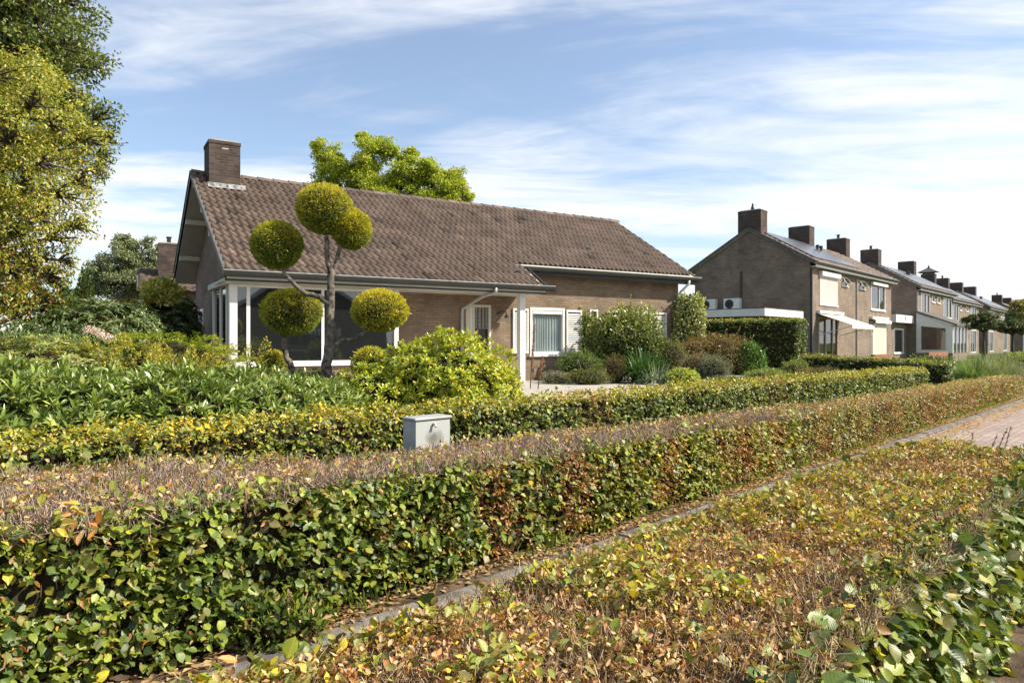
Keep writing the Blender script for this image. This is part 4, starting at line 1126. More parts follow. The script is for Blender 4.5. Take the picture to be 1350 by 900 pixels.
# local y=0 is the kerb side here, so mirror: build from the road side
FR = np.array([TO[0], TO[1]]) - KN * 1.06
hg3 = hedge('hedge', (FR[0], FR[1], 0), K_RZ, 6.75, 1.06, .02, lambda a: np.interp(a, [-5, 5], [.69, .67]),
      'foreground beech hedge seen from above, dry brown top and broad green leaves on one side',
      {'front': 3600, 'right': 1800, 'back': 1800}, (.040, .080), PAL, lambda P, f, b, fi: w_fore(P * [1, -1, 1] + [0, 1.06, 0], {'front': 'back', 'back': 'front'}.get(f, f), b, fi),
      seed=40, a0=-4.1, tmpl=T_OVAL, coremat=CORE_B, lump=.05)
hg3t = hedge('hedge', (FR[0], FR[1], 0), K_RZ, 6.75, 1.06, .02, lambda a: np.interp(a, [-5, 5], [.69, .67]), 'x',
      {'top': 11500}, (.018, .042), PAL, lambda P, f, b, fi: w_fore(P * [1, -1, 1] + [0, 1.06, 0], f, b, fi),
      seed=40, a0=-4.1, tmpl=T_OVAL, coremat=CORE_B, lump=.055, twig_top=11000, twlen=.045, twcol=((.36,.26,.15),(.20,.14,.08),(.50,.38,.24)))
for ch in list(hg3t.children):
    if ch.name.startswith('inner'): bpy.data.objects.remove(ch)
    else: ch.parent = hg3
bpy.data.objects.remove(hg3t)

# --- hedges of the neighbouring plot
q = np.array([12.45, 19.7])
hb_dir = math.atan2(-BN[1], -BN[0])
PALD = [(.06,.11,.025), (.15,.20,.04), (.03,.055,.015), (.40,.36,.05)]
def w_dark(P, face, big, fine):
    n = len(P); t = nz(fine, .5, .75) if face in ('top', 'front') else np.zeros(n)
    W = np.zeros((n, 4)); W[:, 0] = 1; W[:, 1] = .5 + .8 * (face == 'top'); W[:, 2] = .6; W[:, 3] = .06 + (2.4 if face == 'top' else .12)  # top far yellower: sunlight on it is put into leaf colour
    return W
# runs from the street corner back towards the tall block: local +x = away from the street
def plot_hedge(name, start, L, w, z0, z1, label, dens, seed, dz=0, arris=False):
    rz = math.atan2(RNv[1], RNv[0])
    return hedge(name, (start[0], start[1], 0), rz, L, w, z0, (lambda a: np.interp(a, [0, L], [z1, z1 + dz])), label, dens, (.04, .07), PALD, w_dark, seed=seed, lump=.04, group='plot hedges')
def rn(q, k, e=0): return q + RNv * k + RDv * e
# the side facing the camera is local y = w  (RNv x up points along the street), so the 'back' face is the visible one
plot_hedge('hedge', rn(q, 0, -.0), 4.0, .7, .1, .92, 'low dark green hedge with sunlit-toned yellow top between the two plots', {'back': 1000, 'top': 1300, 'left': 1000, 'front': 300}, 51, dz=.18)
plot_hedge('hedge', rn(q, 4.0, -.05), 5.7, .95, .1, 2.22, 'tall block-cut dark green hedge with sunlit-toned yellow-green top in front of the flat-roofed garage', {'back': 900, 'top': 1200, 'left': 1000, 'front': 200}, 52, dz=.05)

# ------------------------------------------------------------------ shrubs
def blob_pts(n, R, lum=.18, seed=0, shell=.55, zmin=-.6):
    d = rvec(int(n * 2.2)); d = d[d[:, 2] > zmin][:n]
    f = fbm(d + 7, 2.2, seed); r = (1 - lum + 2 * lum * f)
    s = r * (shell + (1 - shell) * rng.random(len(d)) ** .5)
    return d * s[:, None] * np.asarray(R), unit(d / np.asarray(R))

def core_blob(name, R, parent, loc, k=.72, mat=None):
    m = MB()
    an = np.linspace(0, 2 * math.pi, 14, endpoint=False); th = np.linspace(-.5 * math.pi + .1, .5 * math.pi - .1, 8)
    vs = [(R[0] * k * math.cos(t) * math.cos(a) * (.85 + .3 * rng.random()), R[1] * k * math.cos(t) * math.sin(a) * (.85 + .3 * rng.random()), R[2] * k * math.sin(t)) for t in th for a in an]
    fs = [(i * 14 + j, i * 14 + (j + 1) % 14, (i + 1) * 14 + (j + 1) % 14, (i + 1) * 14 + j) for i in range(7) for j in range(14)]
    fs += [tuple(range(13, -1, -1)), tuple(range(7 * 14, 8 * 14))]
    m.add(vs, fs)
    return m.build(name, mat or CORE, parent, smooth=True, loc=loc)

def shrub(label, X, Y, z0, R, n, leaf, pal, w, tmpl=T_FOLD, wd=.7, up=.3, hang=0.0, mat=None, lum=.30, shell=.55, cat='shrub', name='shrub', group=None, seed=None, topw=None, core=.72, stems=5, boxy=False):
    """R = (rx, ry, rz); sits on z0"""
    seed = seed if seed is not None else rng.random() * 50
    pal = [tuple(c * 1.3 for c in q) for q in pal]
    root = empty(name, (X, Y, z0), 0, label, cat, group)
    c = (0, 0, R[2] * .9)
    if core: core_blob('inner_core', R, root, c, core)
    P, N = blob_pts(n, R, lum, seed, shell)
    if boxy:
        q_ = P / np.asarray(R); ql = np.linalg.norm(q_, axis=1, keepdims=True); q4 = (np.abs(q_ / ql) ** 5).sum(1, keepdims=True) ** .2
        P = P / q4 * [.86, .86, .92]
    k = len(P); P = P + c
    keep = P[:, 2] > .02; P, N = P[keep], N[keep]; k = len(P)
    nm = unit(N + np.array([0, 0, .5]) + rng.normal(size=(k, 3)) * .5)
    D = N * .7 + rng.normal(size=(k, 3)) * .6 + np.array([0, 0, up - hang])
    ww = np.tile(np.asarray(w, float), (k, 1))
    if topw is not None:
        t = nz(P[:, 2] / (R[2] * 1.9), .45, .95)[:, None]; ww = ww * (1 - t) + np.asarray(topw, float) * t
    LL = leaf[0] + (leaf[1] - leaf[0]) * rng.random(k)
    Lv = Leaves().add(P, nm, D, LL, wd, pick(k, pal, ww), tmpl, jit=.2)
    m = MB()
    ns = int(14 + n / 120)                       # shoots breaking the outline
    idx = rng.integers(0, k, ns); idx = idx[N[idx, 2] > -.1]
    for i in idx:
        d = unit((N[i] * .6 + rng.normal(size=3) * .3 + [0, 0, .7])[None])[0]; Ls = (.12 + .30 * rng.random()) * min(1, R[2] * 1.3)
        m.tube([P[i] - d * .1, P[i] + d * Ls], [.006, .002], 3, cap=False)
        q_ = max(5, int(Ls / leaf[0] * 2.6)); t_ = rng.random(q_)[:, None]
        Lv.add(P[i] + d * Ls * t_, rvec(q_) + [0, 0, .6], rvec(q_) * .8 + d, leaf[0] + (leaf[1] - leaf[0]) * rng.random(q_) * .7, wd, pick(q_, pal, np.asarray(topw if topw is not None else w, float)), tmpl, jit=.2)
    Lv.build('leaves', mat or LEAF, root)
    for i in range(stems):
        a = rng.random() * 6.28; r = R[0] * .55 * rng.random()
        m.tube([(0.05 * math.cos(a), .05 * math.sin(a), 0), (r * .5 * math.cos(a), r * .5 * math.sin(a), R[2] * .6), (r * math.cos(a), r * math.sin(a), R[2] * 1.3)], [.02, .015, .006], 5)
    if stems: m.build('stems', BARK_D, root)
    return root

def rosettes(label, X, Y, z0, R, n_ros, per, L, pal, w, group=None, mat=None, lum=.2, wdt=.8, cat='shrub', seed=1, tilt=.55, tips=None, name='shrub', core=.7):
    """leaf whorls at the twig ends, as on rhododendrons"""
    root = empty(name, (X, Y, z0), 0, label, cat, group)
    c = np.array((0, 0, R[2] * .9))
    core_blob('inner_core', R, root, tuple(c), core)
    P, N = blob_pts(n_ros, R, lum, seed, .72, zmin=-.35)
    P = P + c; ax = unit(N * .8 + np.array([0, 0, .55]) + rng.normal(size=P.shape) * .25)
    k = len(P)
    Pc = np.repeat(P, per, 0); A = np.repeat(ax, per, 0)
    ref = np.cross(A, np.tile([.31, .52, .17], (len(A), 1))); ref = unit(ref); r2 = np.cross(A, ref)
    ang = np.tile(np.arange(per) * 2.4, k) + np.repeat(rng.random(k) * 6, per)
    el = tilt * (.35 + np.tile(np.arange(per) / per, k) * 1.3) + rng.normal(size=len(A)) * .12
    rad = ref * np.cos(ang)[:, None] + r2 * np.sin(ang)[:, None]
    D = rad * np.cos(el)[:, None] + A * np.sin(el)[:, None]
    Nn = A * np.cos(el)[:, None] - rad * np.sin(el)[:, None]
    LL = np.repeat(L[0] + (L[1] - L[0]) * rng.random(k), per) * (.65 + .5 * rng.random(len(A)))
    wv = np.tile(np.asarray(w, float), (len(A), 1))
    col = pick(len(A), pal, wv)
    Leaves().add(Pc, Nn, D, LL, wdt, col, T_LONG, jit=.18).build('leaves', mat or LEAF_G, root)
    m = MB()
    for i in range(min(60, k)):
        p = P[i]; m.tube([(p[0] * .25, p[1] * .25, .02), tuple(p * [.7, .7, .7]), tuple(p)], [.014, .010, .005], 4)
    m.build('stems', BARK_D, root)
    return root

# --- rhododendrons along the back hedge (each plant its own)
RH = [(.16,.24,.045), (.25,.33,.075), (.075,.125,.025), (.36,.42,.14), (.42,.42,.10)]  # pale entries mix the whitish leaf sheen into the palette
labs = ['broad-leaved green rhododendron at the left edge of the photo, just above the hedge', 'green rhododendron second from the left behind the hedge', 'green rhododendron in the middle of the row, in front of the goldenrod',
        'green rhododendron in front of the bay window corner post', 'small green rhododendron at the foot of the topiary tree trunk', 'green rhododendron leaving the frame at the far left']
for i, (x, Y, rx, top) in enumerate(((20, 5.9, .75, 1.31), (125, 6.2, .80, 1.27), (222, 6.6, .80, 1.24), (318, 7.1, .80, 1.22), (398, 7.6, .60, 1.10), (-90, 5.6, .8, 1.35))):
    hgt = top - .33
    rosettes(labs[i], px(x, Y), Y, .33, (rx, .75, hgt / 1.95), 400, 10, (.095, .15), RH, [1, 1, .45, .4, .10], 'rhododendrons behind the hedge', seed=i * 3.3, lum=.26, tilt=.9, wdt=.72)

# --- variegated tan shrub, goldenrod, juniper
rosettes('yellow and tan leaved shrub at the left edge behind the rhododendrons', px(50, 8.2), 8.2, .33, (1.1, .7, .66), 950, 8, (.06, .10), [(.34,.36,.09), (.28,.20,.08), (.20,.27,.05), (.36,.33,.14), (.34,.15,.06)], [1, .35, 1.4, .3, .08], seed=4, tilt=.2)
def goldenrod(x, Y, z0, h, n, label, spread=.28):
    root = empty('goldenrod', (px(x, Y), Y, z0), 0, label, 'flower', 'yellow goldenrod')
    st = MB(); LV = Leaves(); FL = Leaves()
    for i in range(n):
        bx, by = rng.normal(size=2) * spread * .6
        tx, ty = bx + rng.normal() * .08, by + rng.normal() * .08
        hh = h * (.78 + .3 * rng.random())
        st.tube([(bx, by, 0), ((bx + tx) / 2, (by + ty) / 2, hh * .5), (tx, ty, hh)], [.007, .006, .003], 4, cap=False)
        k = 34; t = rng.random(k) * .8 + .05
        P = np.stack([bx + (tx - bx) * t, by + (ty - by) * t, hh * t], 1); d = rvec(k); d[:, 2] = abs(d[:, 2]) * .4
        LV.add(P, rvec(k) * .5 + [0, 0, .7], d, .07 + .05 * rng.random(k), .55, pick(k, [G_GREEN, G_LIGHT, G_OLIVE], [1, 1, .5]), T_LONG)
        k = 90; t = rng.random(k); r = .08 * (1 - t) + .015
        a = rng.random(k) * 6.28
        P = np.stack([tx + r * np.cos(a), ty + r * np.sin(a), hh - .16 + t * .20], 1)
        FL.add(P, rvec(k), rvec(k) + [0, 0, .5], .018 + .014 * rng.random(k), 1.0, pick(k, [(.62,.46,.04), (.42,.38,.06), (.22,.28,.06), (.36,.25,.08)], [.8, .9, 1.3, .25]), T_QUAD)
    st.build('stems', MATS['lawn_green'], root); LV.build('leaves', LEAF_M, root); FL.build('blossom', LEAF_M, root)
for i, (x, Y, top, n, sp) in enumerate(((165, 8.6, 452, 13, .3), (205, 8.4, 462, 18, .32), (243, 8.5, 464, 18, .3), (283, 8.6, 467, 14, .28), (318, 9.0, 472, 8, .2), (128, 8.6, 455, 9, .3), (331, 8.1, 447, 3, .08), (283, 9.2, 454, 4, .1))):
    goldenrod(x, Y, .33, pz(top, Y) - .33, n, ['goldenrod clump at the left, beside the tan shrub', 'goldenrod clump second from left, below the juniper', 'dense goldenrod clump in front of the juniper', 'goldenrod clump before the shaded house wall', 'short goldenrod left of the white corner post', 'leftmost goldenrod stems by the pink flowers', 'tall single goldenrod stems against the bay glass', 'tall goldenrod stems at the left foot of the bay'][i], sp)

def juniper(x, Y, z0, R, label):
    root = empty('juniper', (px(x, Y), Y, z0), 0, label, 'shrub')
    core_blob('inner_core', (R[0], R[1], R[2]), root, (0, 0, R[2] * .35), .8)
    LV = Leaves()
    for i in range(150):
        a = rng.random() * 6.28; r = math.sqrt(rng.random())
        p0 = np.array([R[0] * r * math.cos(a) * .85, R[1] * r * math.sin(a) * .85, R[2] * (1.25 - .9 * r * r)])
        L = .35 + .25 * rng.random(); d = np.array([math.cos(a) * .9 + rng.normal() * .3, math.sin(a) * .9 + rng.normal() * .3, .10 + .12 * rng.random()]); d /= np.linalg.norm(d)
        k = 70; t = rng.random(k)
        side = np.cross(d, [0, 0, 1.]); w = rng.normal(size=k) * .07 * (1.1 - t)
        P = p0 + d * (t * L)[:, None] + side * w[:, None] + np.stack([0 * t, 0 * t, rng.normal(size=k) * .015 - .08 * t ** 2], 1)
        D = d + side * (np.sign(w) * .6)[:, None] + rng.normal(size=(k, 3)) * .25
        LV.add(P, rvec(k) * .5 + [0, 0, 1], D, .05 + .035 * rng.random(k), .35, pick(k, [(.24,.32,.04), (.37,.43,.06), (.10,.15,.025), (.46,.46,.07)], [1, .9, .4, .3]), T_QUAD)
    LV.build('foliage', LEAF_M, root)
juniper(215, 10.6, .4, (1.35, 1.1, .98), 'flat spreading light green juniper between the goldenrod and the dark hedge')

# --- left background greens
shrub('bushy mid-green shrub at the left edge under the autumn tree', px(30, 10.2), 10.2, .33, (1.35, .9, .72), 5200, (.07, .13), [(.07,.12,.03), (.12,.17,.06), (.03,.06,.02), (.16,.19,.09)], [1, .8, .6, .3], T_LONG, 1.0, mat=LEAF_G, lum=.3)
shrub('green feathery shrub left of the pale pink flowers', px(95, 9.6), 9.6, .33, (.6, .55, .68), 2600, (.06, .11), [(.09,.15,.04), (.16,.22,.07), (.04,.07,.02)], [1, .8, .4], T_LONG, .8, lum=.35)
hy = empty('hydrangea', (px(130, 9.3), 9.3, .33), 0, 'faded pinkish white flower heads beside the goldenrod', 'flower')
H_ = Leaves(); HL = Leaves()
for (ox, oz) in ((-.12, 1.36), (.06, 1.28), (.15, 1.24), (-.02, 1.33)):
    k = 130; d = rvec(k); P = d * [.075, .075, .045] + [ox, 0, oz - .02]
    Leaves().add(P, d, rvec(k), .026, 1.1, pick(k, [(.62,.50,.48), (.55,.35,.33), (.70,.66,.62)], [1, .5, .8]), T_QUAD).build('flower_head', LEAF_M, hy)
k = 500; P = rvec(k) * [.32, .25, .42] + [0, 0, .75]
HL.add(P, rvec(k) * .5 + [0, 0, .8], rvec(k), .09, .9, pick(k, [G_GREEN, G_LIGHT, G_DARK], [1, .4, .4]), T_FOLD)
HL.build('leaves', LEAF, hy)
MB().tube([(0, 0, 0), (0, 0, .7), (-.1, 0, 1.3)], .008, 4).build('stem', BARK_D, hy)

# tall dark hedge of laurels in front of the gable, made of single shrubs
LAUR = [(.07,.12,.03), (.13,.18,.05), (.035,.06,.018), (.34,.36,.16)]
for i, (x, Y, rx, top, w3, lb) in enumerate(((105, 12.9, .80, 392, .25, 'dark green laurel below the cone-shaped conifer'), (142, 12.7, .72, 392, .45, 'glossy pale-edged laurel in the middle of the tall hedge'),
        (172, 13.0, .60, 397, .2, 'dark laurel below the far blue and red building'), (206, 16.3, 1.0, 388, .06, 'darkest laurel right of the pale-edged one'), (231, 17.6, .66, 380, .03, 'dark shaded laurel against the gable wall'), (72, 12.8, .8, 400, .2, 'laurel at the left end of the tall hedge'))):
    hgt = pz(top, Y) - .3
    rosettes(lb, px(x, Y), Y, .3, (rx, .9, hgt / 1.9), 700, 8, (.09, .15), LAUR, [1, .8, .6, w3], 'tall laurel hedge shrubs', seed=i * 5.1, lum=.18, tilt=.1, core=.82)
shrub('dark shrub at the foot of the shaded gable wall', px(262, 17.2), 17.2, .3, (.7, .6, .55), 2200, (.07, .12), LAUR, [1, .4, .8, 0], T_LONG, 1.0)
shrub('golden variegated climber on top of the dark hedge by the gable', px(214, 16.2), 16.2, 2.25, (.40, .5, .36), 2300, (.08, .13), [(.40,.36,.08), (.16,.22,.05), (.50,.46,.20)], [1, .8, .5], T_FOLD, .8, cat='climber', name='climber', stems=0, core=.6)
# conifer cone
def cone_conifer(x, Y, z0, top, r, label):
    root = empty('conifer', (px(x, Y), Y, z0), 0, label, 'tree')
    h = top - z0; n = 5200
    t = 1 - np.sqrt(rng.random(n)); a = rng.random(n) * 6.28
    rr = r * (np.interp(t, [0, .15, .6, 1], [.8, 1, .62, .02])) * (.9 + .2 * rng.random(n))
    P = np.stack([rr * np.cos(a), rr * np.sin(a), t * h], 1)
    N = np.stack([np.cos(a), np.sin(a), np.full(n, .4)], 1)
    Leaves().add(P, rvec(n), N + [0, 0, 1.2] + rng.normal(size=(n, 3)) * .3, .10, .35, pick(n, [(.06,.11,.02), (.12,.18,.03), (.03,.05,.015)], [1, .8, .4]), T_QUAD).build('foliage', LEAF_M, root)
    MB().lathe([(r * .7, 0.05), (r * .84, h * .15), (r * .5, h * .6), (.02, h * .95)], (0, 0, 0), 12).build('inner_core', CORE, root, smooth=True)
    MB().tube([(0, 0, -.3), (0, 0, .3)], .08, 6).build('trunk', BARK_D, root)
cone_conifer(111, 15.5, 1.0, pz(354, 15.5), .33, 'small cone-shaped green conifer above the dark hedge')

# --- centre: bright yellow-green bush right of the topiary
YG = [(.46,.52,.05), (.27,.38,.04), (.68,.62,.07), (.09,.16,.025), (.50,.28,.08)]
rosettes('bright yellow-green bush in front of the front door', px(585, 8.7), 8.7, .33, (.84, .72, .66), 2000, 8, (.05, .08), YG, [1, .8, .8, .3, .10], seed=8, lum=.52, wdt=1.2, tilt=.85)
rosettes('lower yellow-green bush joined to the left side of the bright bush', px(500, 8.5), 8.5, .33, (.52, .55, .46), 620, 8, (.05, .08), YG, [1, .9, .6, .4, .08], seed=18, lum=.3, wdt=1.2, tilt=.8)
rosettes('yellow-green bush lobe reaching towards the porch post', px(655, 8.9), 8.9, .33, (.32, .45, .50), 480, 8, (.05, .08), YG, [1, .6, .8, .25, .25], seed=28, lum=.3, wdt=1.2, tilt=.8)
shrub('low glossy green shrub under the bay window between the topiary trunks', px(415, 9.8), 9.8, .33, (.62, .5, .40), 2600, (.05, .09), [G_GREEN, G_LIGHT, G_DARK, (.3,.34,.08)], [1, .8, .5, .2], T_FOLD, .7, mat=LEAF_G)
shrub('small light green shrub at the left foot of the yellow-green bush', px(452, 8.3), 8.3, .33, (.35, .4, .36), 1300, (.05, .08), [G_GREEN, G_LIGHT, G_DARK, (.35,.38,.06)], [1, 1, .3, .4], T_FOLD, .7)

# --- topiary trees
TYP = [(.54,.50,.05), (.30,.35,.045), (.11,.16,.028), (.70,.58,.07)]
def ball(parent, c, R, yel, seed, n=13000):
    """clipped golden conifer ball"""
    cb = MB()
    d = rvec(int(n)); f = fbm(d + 3, 2.6, seed); s = (.88 + .13 * f + .04 * (fbm(d + 9, 7, seed) - .5)) * (1 - .07 * rng.random(n) ** 2)
    P = d * s[:, None] * R + c; N = unit(d / R)
    tip = rng.random(n)
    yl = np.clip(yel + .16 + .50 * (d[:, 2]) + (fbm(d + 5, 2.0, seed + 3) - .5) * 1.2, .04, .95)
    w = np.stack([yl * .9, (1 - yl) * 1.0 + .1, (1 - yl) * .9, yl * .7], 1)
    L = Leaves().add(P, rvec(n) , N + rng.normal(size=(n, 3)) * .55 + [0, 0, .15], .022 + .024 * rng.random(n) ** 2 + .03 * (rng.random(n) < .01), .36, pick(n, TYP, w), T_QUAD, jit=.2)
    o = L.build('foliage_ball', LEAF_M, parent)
    core_blob('inner_shade', tuple(np.array(R)), o, tuple(c), .86)
    return o
def topiary(label, X, Y, z0, limbs, balls, group='golden topiary'):
    root = empty('topiary_tree', (X, Y, z0), 0, label, 'topiary tree', group)
    m = MB()
    for pts, rad in limbs:
        P = [Vector((px(a, Y) - X, dy, pz(b, Y) - z0)) for a, b, dy in pts]
        # subdivide with slight wobble
        Q, Rr = [], []
        for i in range(len(P) - 1):
            for k in range(4):
                t = k / 4; p = P[i].lerp(P[i + 1], t) + Vector(rng.normal(size=3)) * .006
                Q.append(p); Rr.append((rad[i] * (1 - t) + rad[i + 1] * t) * .84)
        Q.append(P[-1]); Rr.append(rad[-1])
        m.tube(Q, Rr, 10, wob=.28)
    m.build('trunk', BARK, root, smooth=True)
    for i, (a, b, rx, rz_, dy, yel) in enumerate(balls):
        ball(root, np.array([px(a, Y) - X, dy, pz(b, Y) - z0]), np.array([rx, rx, rz_]) / 921 * Y * .965, yel, i * 2.7 + Y)
    return root
YT = 9.4
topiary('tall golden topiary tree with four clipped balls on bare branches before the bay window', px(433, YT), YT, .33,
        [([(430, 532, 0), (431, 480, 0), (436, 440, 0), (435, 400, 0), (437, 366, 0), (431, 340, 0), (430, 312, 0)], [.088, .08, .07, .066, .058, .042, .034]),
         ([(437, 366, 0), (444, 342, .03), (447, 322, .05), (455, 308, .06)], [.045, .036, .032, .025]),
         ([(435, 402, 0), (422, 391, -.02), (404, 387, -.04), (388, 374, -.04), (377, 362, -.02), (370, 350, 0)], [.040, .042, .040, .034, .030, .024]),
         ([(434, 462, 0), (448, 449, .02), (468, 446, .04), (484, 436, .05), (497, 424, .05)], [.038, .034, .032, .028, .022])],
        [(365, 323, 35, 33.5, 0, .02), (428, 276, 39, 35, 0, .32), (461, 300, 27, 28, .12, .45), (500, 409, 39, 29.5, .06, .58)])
topiary('short topiary tree with one green-gold ball on a crooked trunk, left of the tall one', px(386, 9.8), 9.8, .33,
        [([(386, 515, 0), (386, 488, 0), (379, 472, 0), (373, 455, 0), (376, 435, 0)], [.055, .052, .048, .044, .035])],
        [(384, 411, 42, 32.5, 0, .18)])
for (x, y, r, rz_, Y, yel, lb) in ((360, 478, 20, 16, 10.3, .35, 'small round golden conifer at the left foot of the short topiary tree'), (489, 482, 26, 26, 9.0, .12, 'dark clipped conifer ball low beside the yellow-green bush')):
    rt = empty('clipped_conifer', (px(x, Y), Y, .33), 0, lb, 'shrub', 'clipped conifer balls')
    zc_ = pz(y, Y) - .33
    ball(rt, np.array([0, 0, zc_]), np.array([r, r, rz_]) / 921 * Y, yel, x * .1, 4200)
    MB().tube([(0, 0, 0), (0, 0, zc_)], .04, 6).build('trunk', BARK_D, rt)

# --- bed in front of the right half of the house
GZ = .40
shrub('low fresh green shrub under the curtained window', px(764, 17.9), 17.9, GZ, (.62, .45, .46), 2600, (.05, .09), [(.09,.15,.03), (.17,.24,.05), (.04,.07,.02)], [1, .8, .4], T_LONG, .7)
shrub('small grey lavender left of the green shrub', px(733, 17.4), 17.4, GZ, (.40, .3, .20), 1500, (.04, .07), [(.30,.30,.24), (.20,.21,.16), (.12,.13,.08)], [1, 1, .4], T_LONG, .4, mat=LEAF_M)
shrub('small brownish withered shrub below the big green one', px(812, 17.6), 17.6, GZ, (.33, .3, .40), 1600, (.04, .07), [(.20,.12,.07), (.12,.10,.04), (.09,.13,.03)], [1, .8, .5], T_LONG, .5, mat=LEAF_M)
shrub('low green and purple-brown plants left of the withered shrub', px(775, 17.1), 17.1, GZ, (.60, .3, .22), 1700, (.04, .07), [(.16,.10,.08), (.10,.15,.03), (.17,.22,.05)], [.7, 1, .6], T_LONG, .5, mat=LEAF_M)
BG = [(.065,.11,.022), (.13,.18,.035), (.03,.05,.015), (.34,.34,.07), (.26,.14,.05)]
shrub('large rounded green shrub with light yellowish top in front of the second window', px(825, 18.9), 18.9, GZ, (1.12, .7, 1.10), 9000, (.06, .10), BG, [1, .8, .7, .15, .06], T_FOLD, .7, lum=.3, topw=[.3, .9, .1, 1.2, .05], mat=LEAF_G, hang=.1)
shrub('sparse olive shrub right of the large green one', px(882, 18.9), 18.9, GZ, (.55, .4, .66), 2200, (.05, .08), [(.15,.17,.06), (.22,.24,.09), (.07,.09,.03)], [1, .6, .5], T_LONG, .6, mat=LEAF_M)
shrub('narrow cream-variegated climber beside the right shutter', px(776, 19.9), 19.9, GZ, (.32, .25, 1.03), 2200, (.07, .11), [(.42,.42,.20), (.12,.18,.04), (.06,.10,.02)], [1.1, 1, .6], T_FOLD, .8, boxy=True, cat='climber', name='climber', lum=.3)
shrub('tall cream-variegated ivy column on the right corner of the bungalow', *hp(13.55, 1.0)[:2], GZ, (.50, .45, 1.38), 5200, (.07, .12), [(.45,.45,.22), (.15,.20,.05), (.06,.095,.02), (.28,.30,.08)], [1.3, .8, .6, .7], T_FOLD, .8, boxy=True, cat='climber', name='climber', lum=.16, mat=LEAF_G)
def blades(name, label, X, Y, z0, n, L, w, pal, wt, spread=.12, lean=.7, cat='plant', droop=1.0, mat=None, group=None):
    root = empty(name, (X, Y, z0), 0, label, cat, group)
    a = rng.random(n) * 6.28; ln = rng.random(n) ** .7 * lean
    P = np.stack([np.cos(a) * spread * rng.random(n), np.sin(a) * spread * rng.random(n), np.zeros(n)], 1)
    D1 = unit(np.stack([np.cos(a) * ln, np.sin(a) * ln, np.ones(n)], 1)); LL = L * (.65 + .5 * rng.random(n))
    # three-segment arching blade
    side = np.stack([-np.sin(a), np.cos(a), 0 * a], 1)
    V = []; seg = 5
    p = P.copy(); d = D1.copy()
    for s in range(seg + 1):
        ww = (w * (1 - (s / seg) ** 2 * .95))
        V.append(p - side * ww / 2); V.append(p + side * ww / 2)
        d = unit(d + np.array([0, 0, -1]) * (droop * .16 * s * (ln[:, None] + .2)) )
        p = p + d * (LL / seg)[:, None]
    V = np.stack(V, 1).reshape(-1, 3)
    F = np.concatenate([np.stack([np.arange(n) * 12 + 2 * s, np.arange(n) * 12 + 2 * s + 1, np.arange(n) * 12 + 2 * s + 3, np.arange(n) * 12 + 2 * s + 2], 1) for s in range(seg)])
    raw_mesh('blades', V, F, mat or LEAF_G, root, np.repeat(pick(n, pal, wt), 12, 0))
    return root
blades('strap_leaf_plant', 'upright green strap-leaved plant in front of the large shrub', px(850, 17.7), 17.7, GZ, 420, .95, .05, [(.06,.14,.035), (.10,.20,.05), (.03,.07,.018)], [1, .7, .4], lean=.9, spread=.3)
blades('strap_leaf_plant', 'silvery arching strap-leaved plant low beside the green one', px(866, 17.2), 17.2, GZ, 260, .66, .04, [(.30,.36,.30), (.16,.22,.16), (.42,.46,.40)], [1, .8, .4], lean=1.6, spread=.22)
shrub('small yellow-edged bush right of the silvery plant', px(901, 16.9), 16.9, GZ, (.40, .35, .24), 1700, (.05, .08), [(.45,.46,.10), (.22,.30,.06), (.10,.15,.03)], [1, .8, .4], T_FOLD, .7)
shrub('brown-grey withered bush behind the yellow-edged one', px(917, 18.3), 18.3, GZ, (.50, .4, .42), 2200, (.04, .07), [(.24,.22,.16), (.15,.12,.07), (.20,.13,.08)], [1, .8, .6], T_LONG, .4, mat=LEAF_M)
shrub('rounded blue-grey santolina bush', px(941, 18.0), 18.0, GZ, (.44, .4, .40), 3000, (.05, .08), [(.17,.20,.15), (.09,.11,.07), (.26,.28,.22)], [1, .8, .4], T_LONG, .3, mat=LEAF_M)
RB = [(.22,.11,.06), (.13,.12,.04), (.26,.18,.08), (.12,.15,.04)]
shrub('wide reddish-brown shrub in front of the tall block hedge', px(950, 20.6), 20.6, GZ, (1.05, .6, .72), 5200, (.05, .08), RB, [1, 1, .5, .7], T_FOLD, .6, lum=.3)
shrub('dark reddish shrub against the ivy column', px(915, 20.4), 20.4, GZ, (.62, .5, .66), 2600, (.05, .08), RB, [1.3, .6, .4, .4], T_FOLD, .6, lum=.3)
shrub('glossy deep green bush right of the reddish shrub', px(992, 20.3), 20.3, GZ, (.40, .4, .56), 2400, (.06, .09), [(.06,.14,.02), (.12,.22,.03), (.03,.06,.01)], [1, .7, .4], T_FOLD, .7, mat=LEAF_G)
shrub('light green loose bush in front of the deep green bush', px(1012, 17.6), 17.6, GZ, (.60, .5, .22), 2600, (.05, .08), [(.16,.22,.06), (.26,.30,.08), (.08,.12,.03)], [1, .8, .4], T_LONG, .5)
shrub('round light green bush before the tall block hedge', px(1049, 20.5), 20.5, GZ - .2, (.44, .4, .42), 2200, (.05, .08), [(.16,.21,.05), (.26,.28,.07), (.08,.12,.03)], [1, .7, .4], T_LONG, .5)
shrub('sandy brown dry grasses right of the round light green bush', px(1085, 20.0), 20.0, GZ - .2, (.95, .5, .30), 2800, (.05, .09), [(.26,.19,.11), (.16,.13,.06), (.14,.16,.05)], [1, .8, .5], T_LONG, .3, mat=LEAF_M, up=.8)
shrub('low grey-green ground plants at the bed edge', px(970, 17.0), 17.0, GZ, (.85, .4, .14), 2200, (.04, .07), [(.14,.16,.06), (.22,.20,.10), (.28,.30,.10)], [1, .6, .4], T_LONG, .5, mat=LEAF_M)
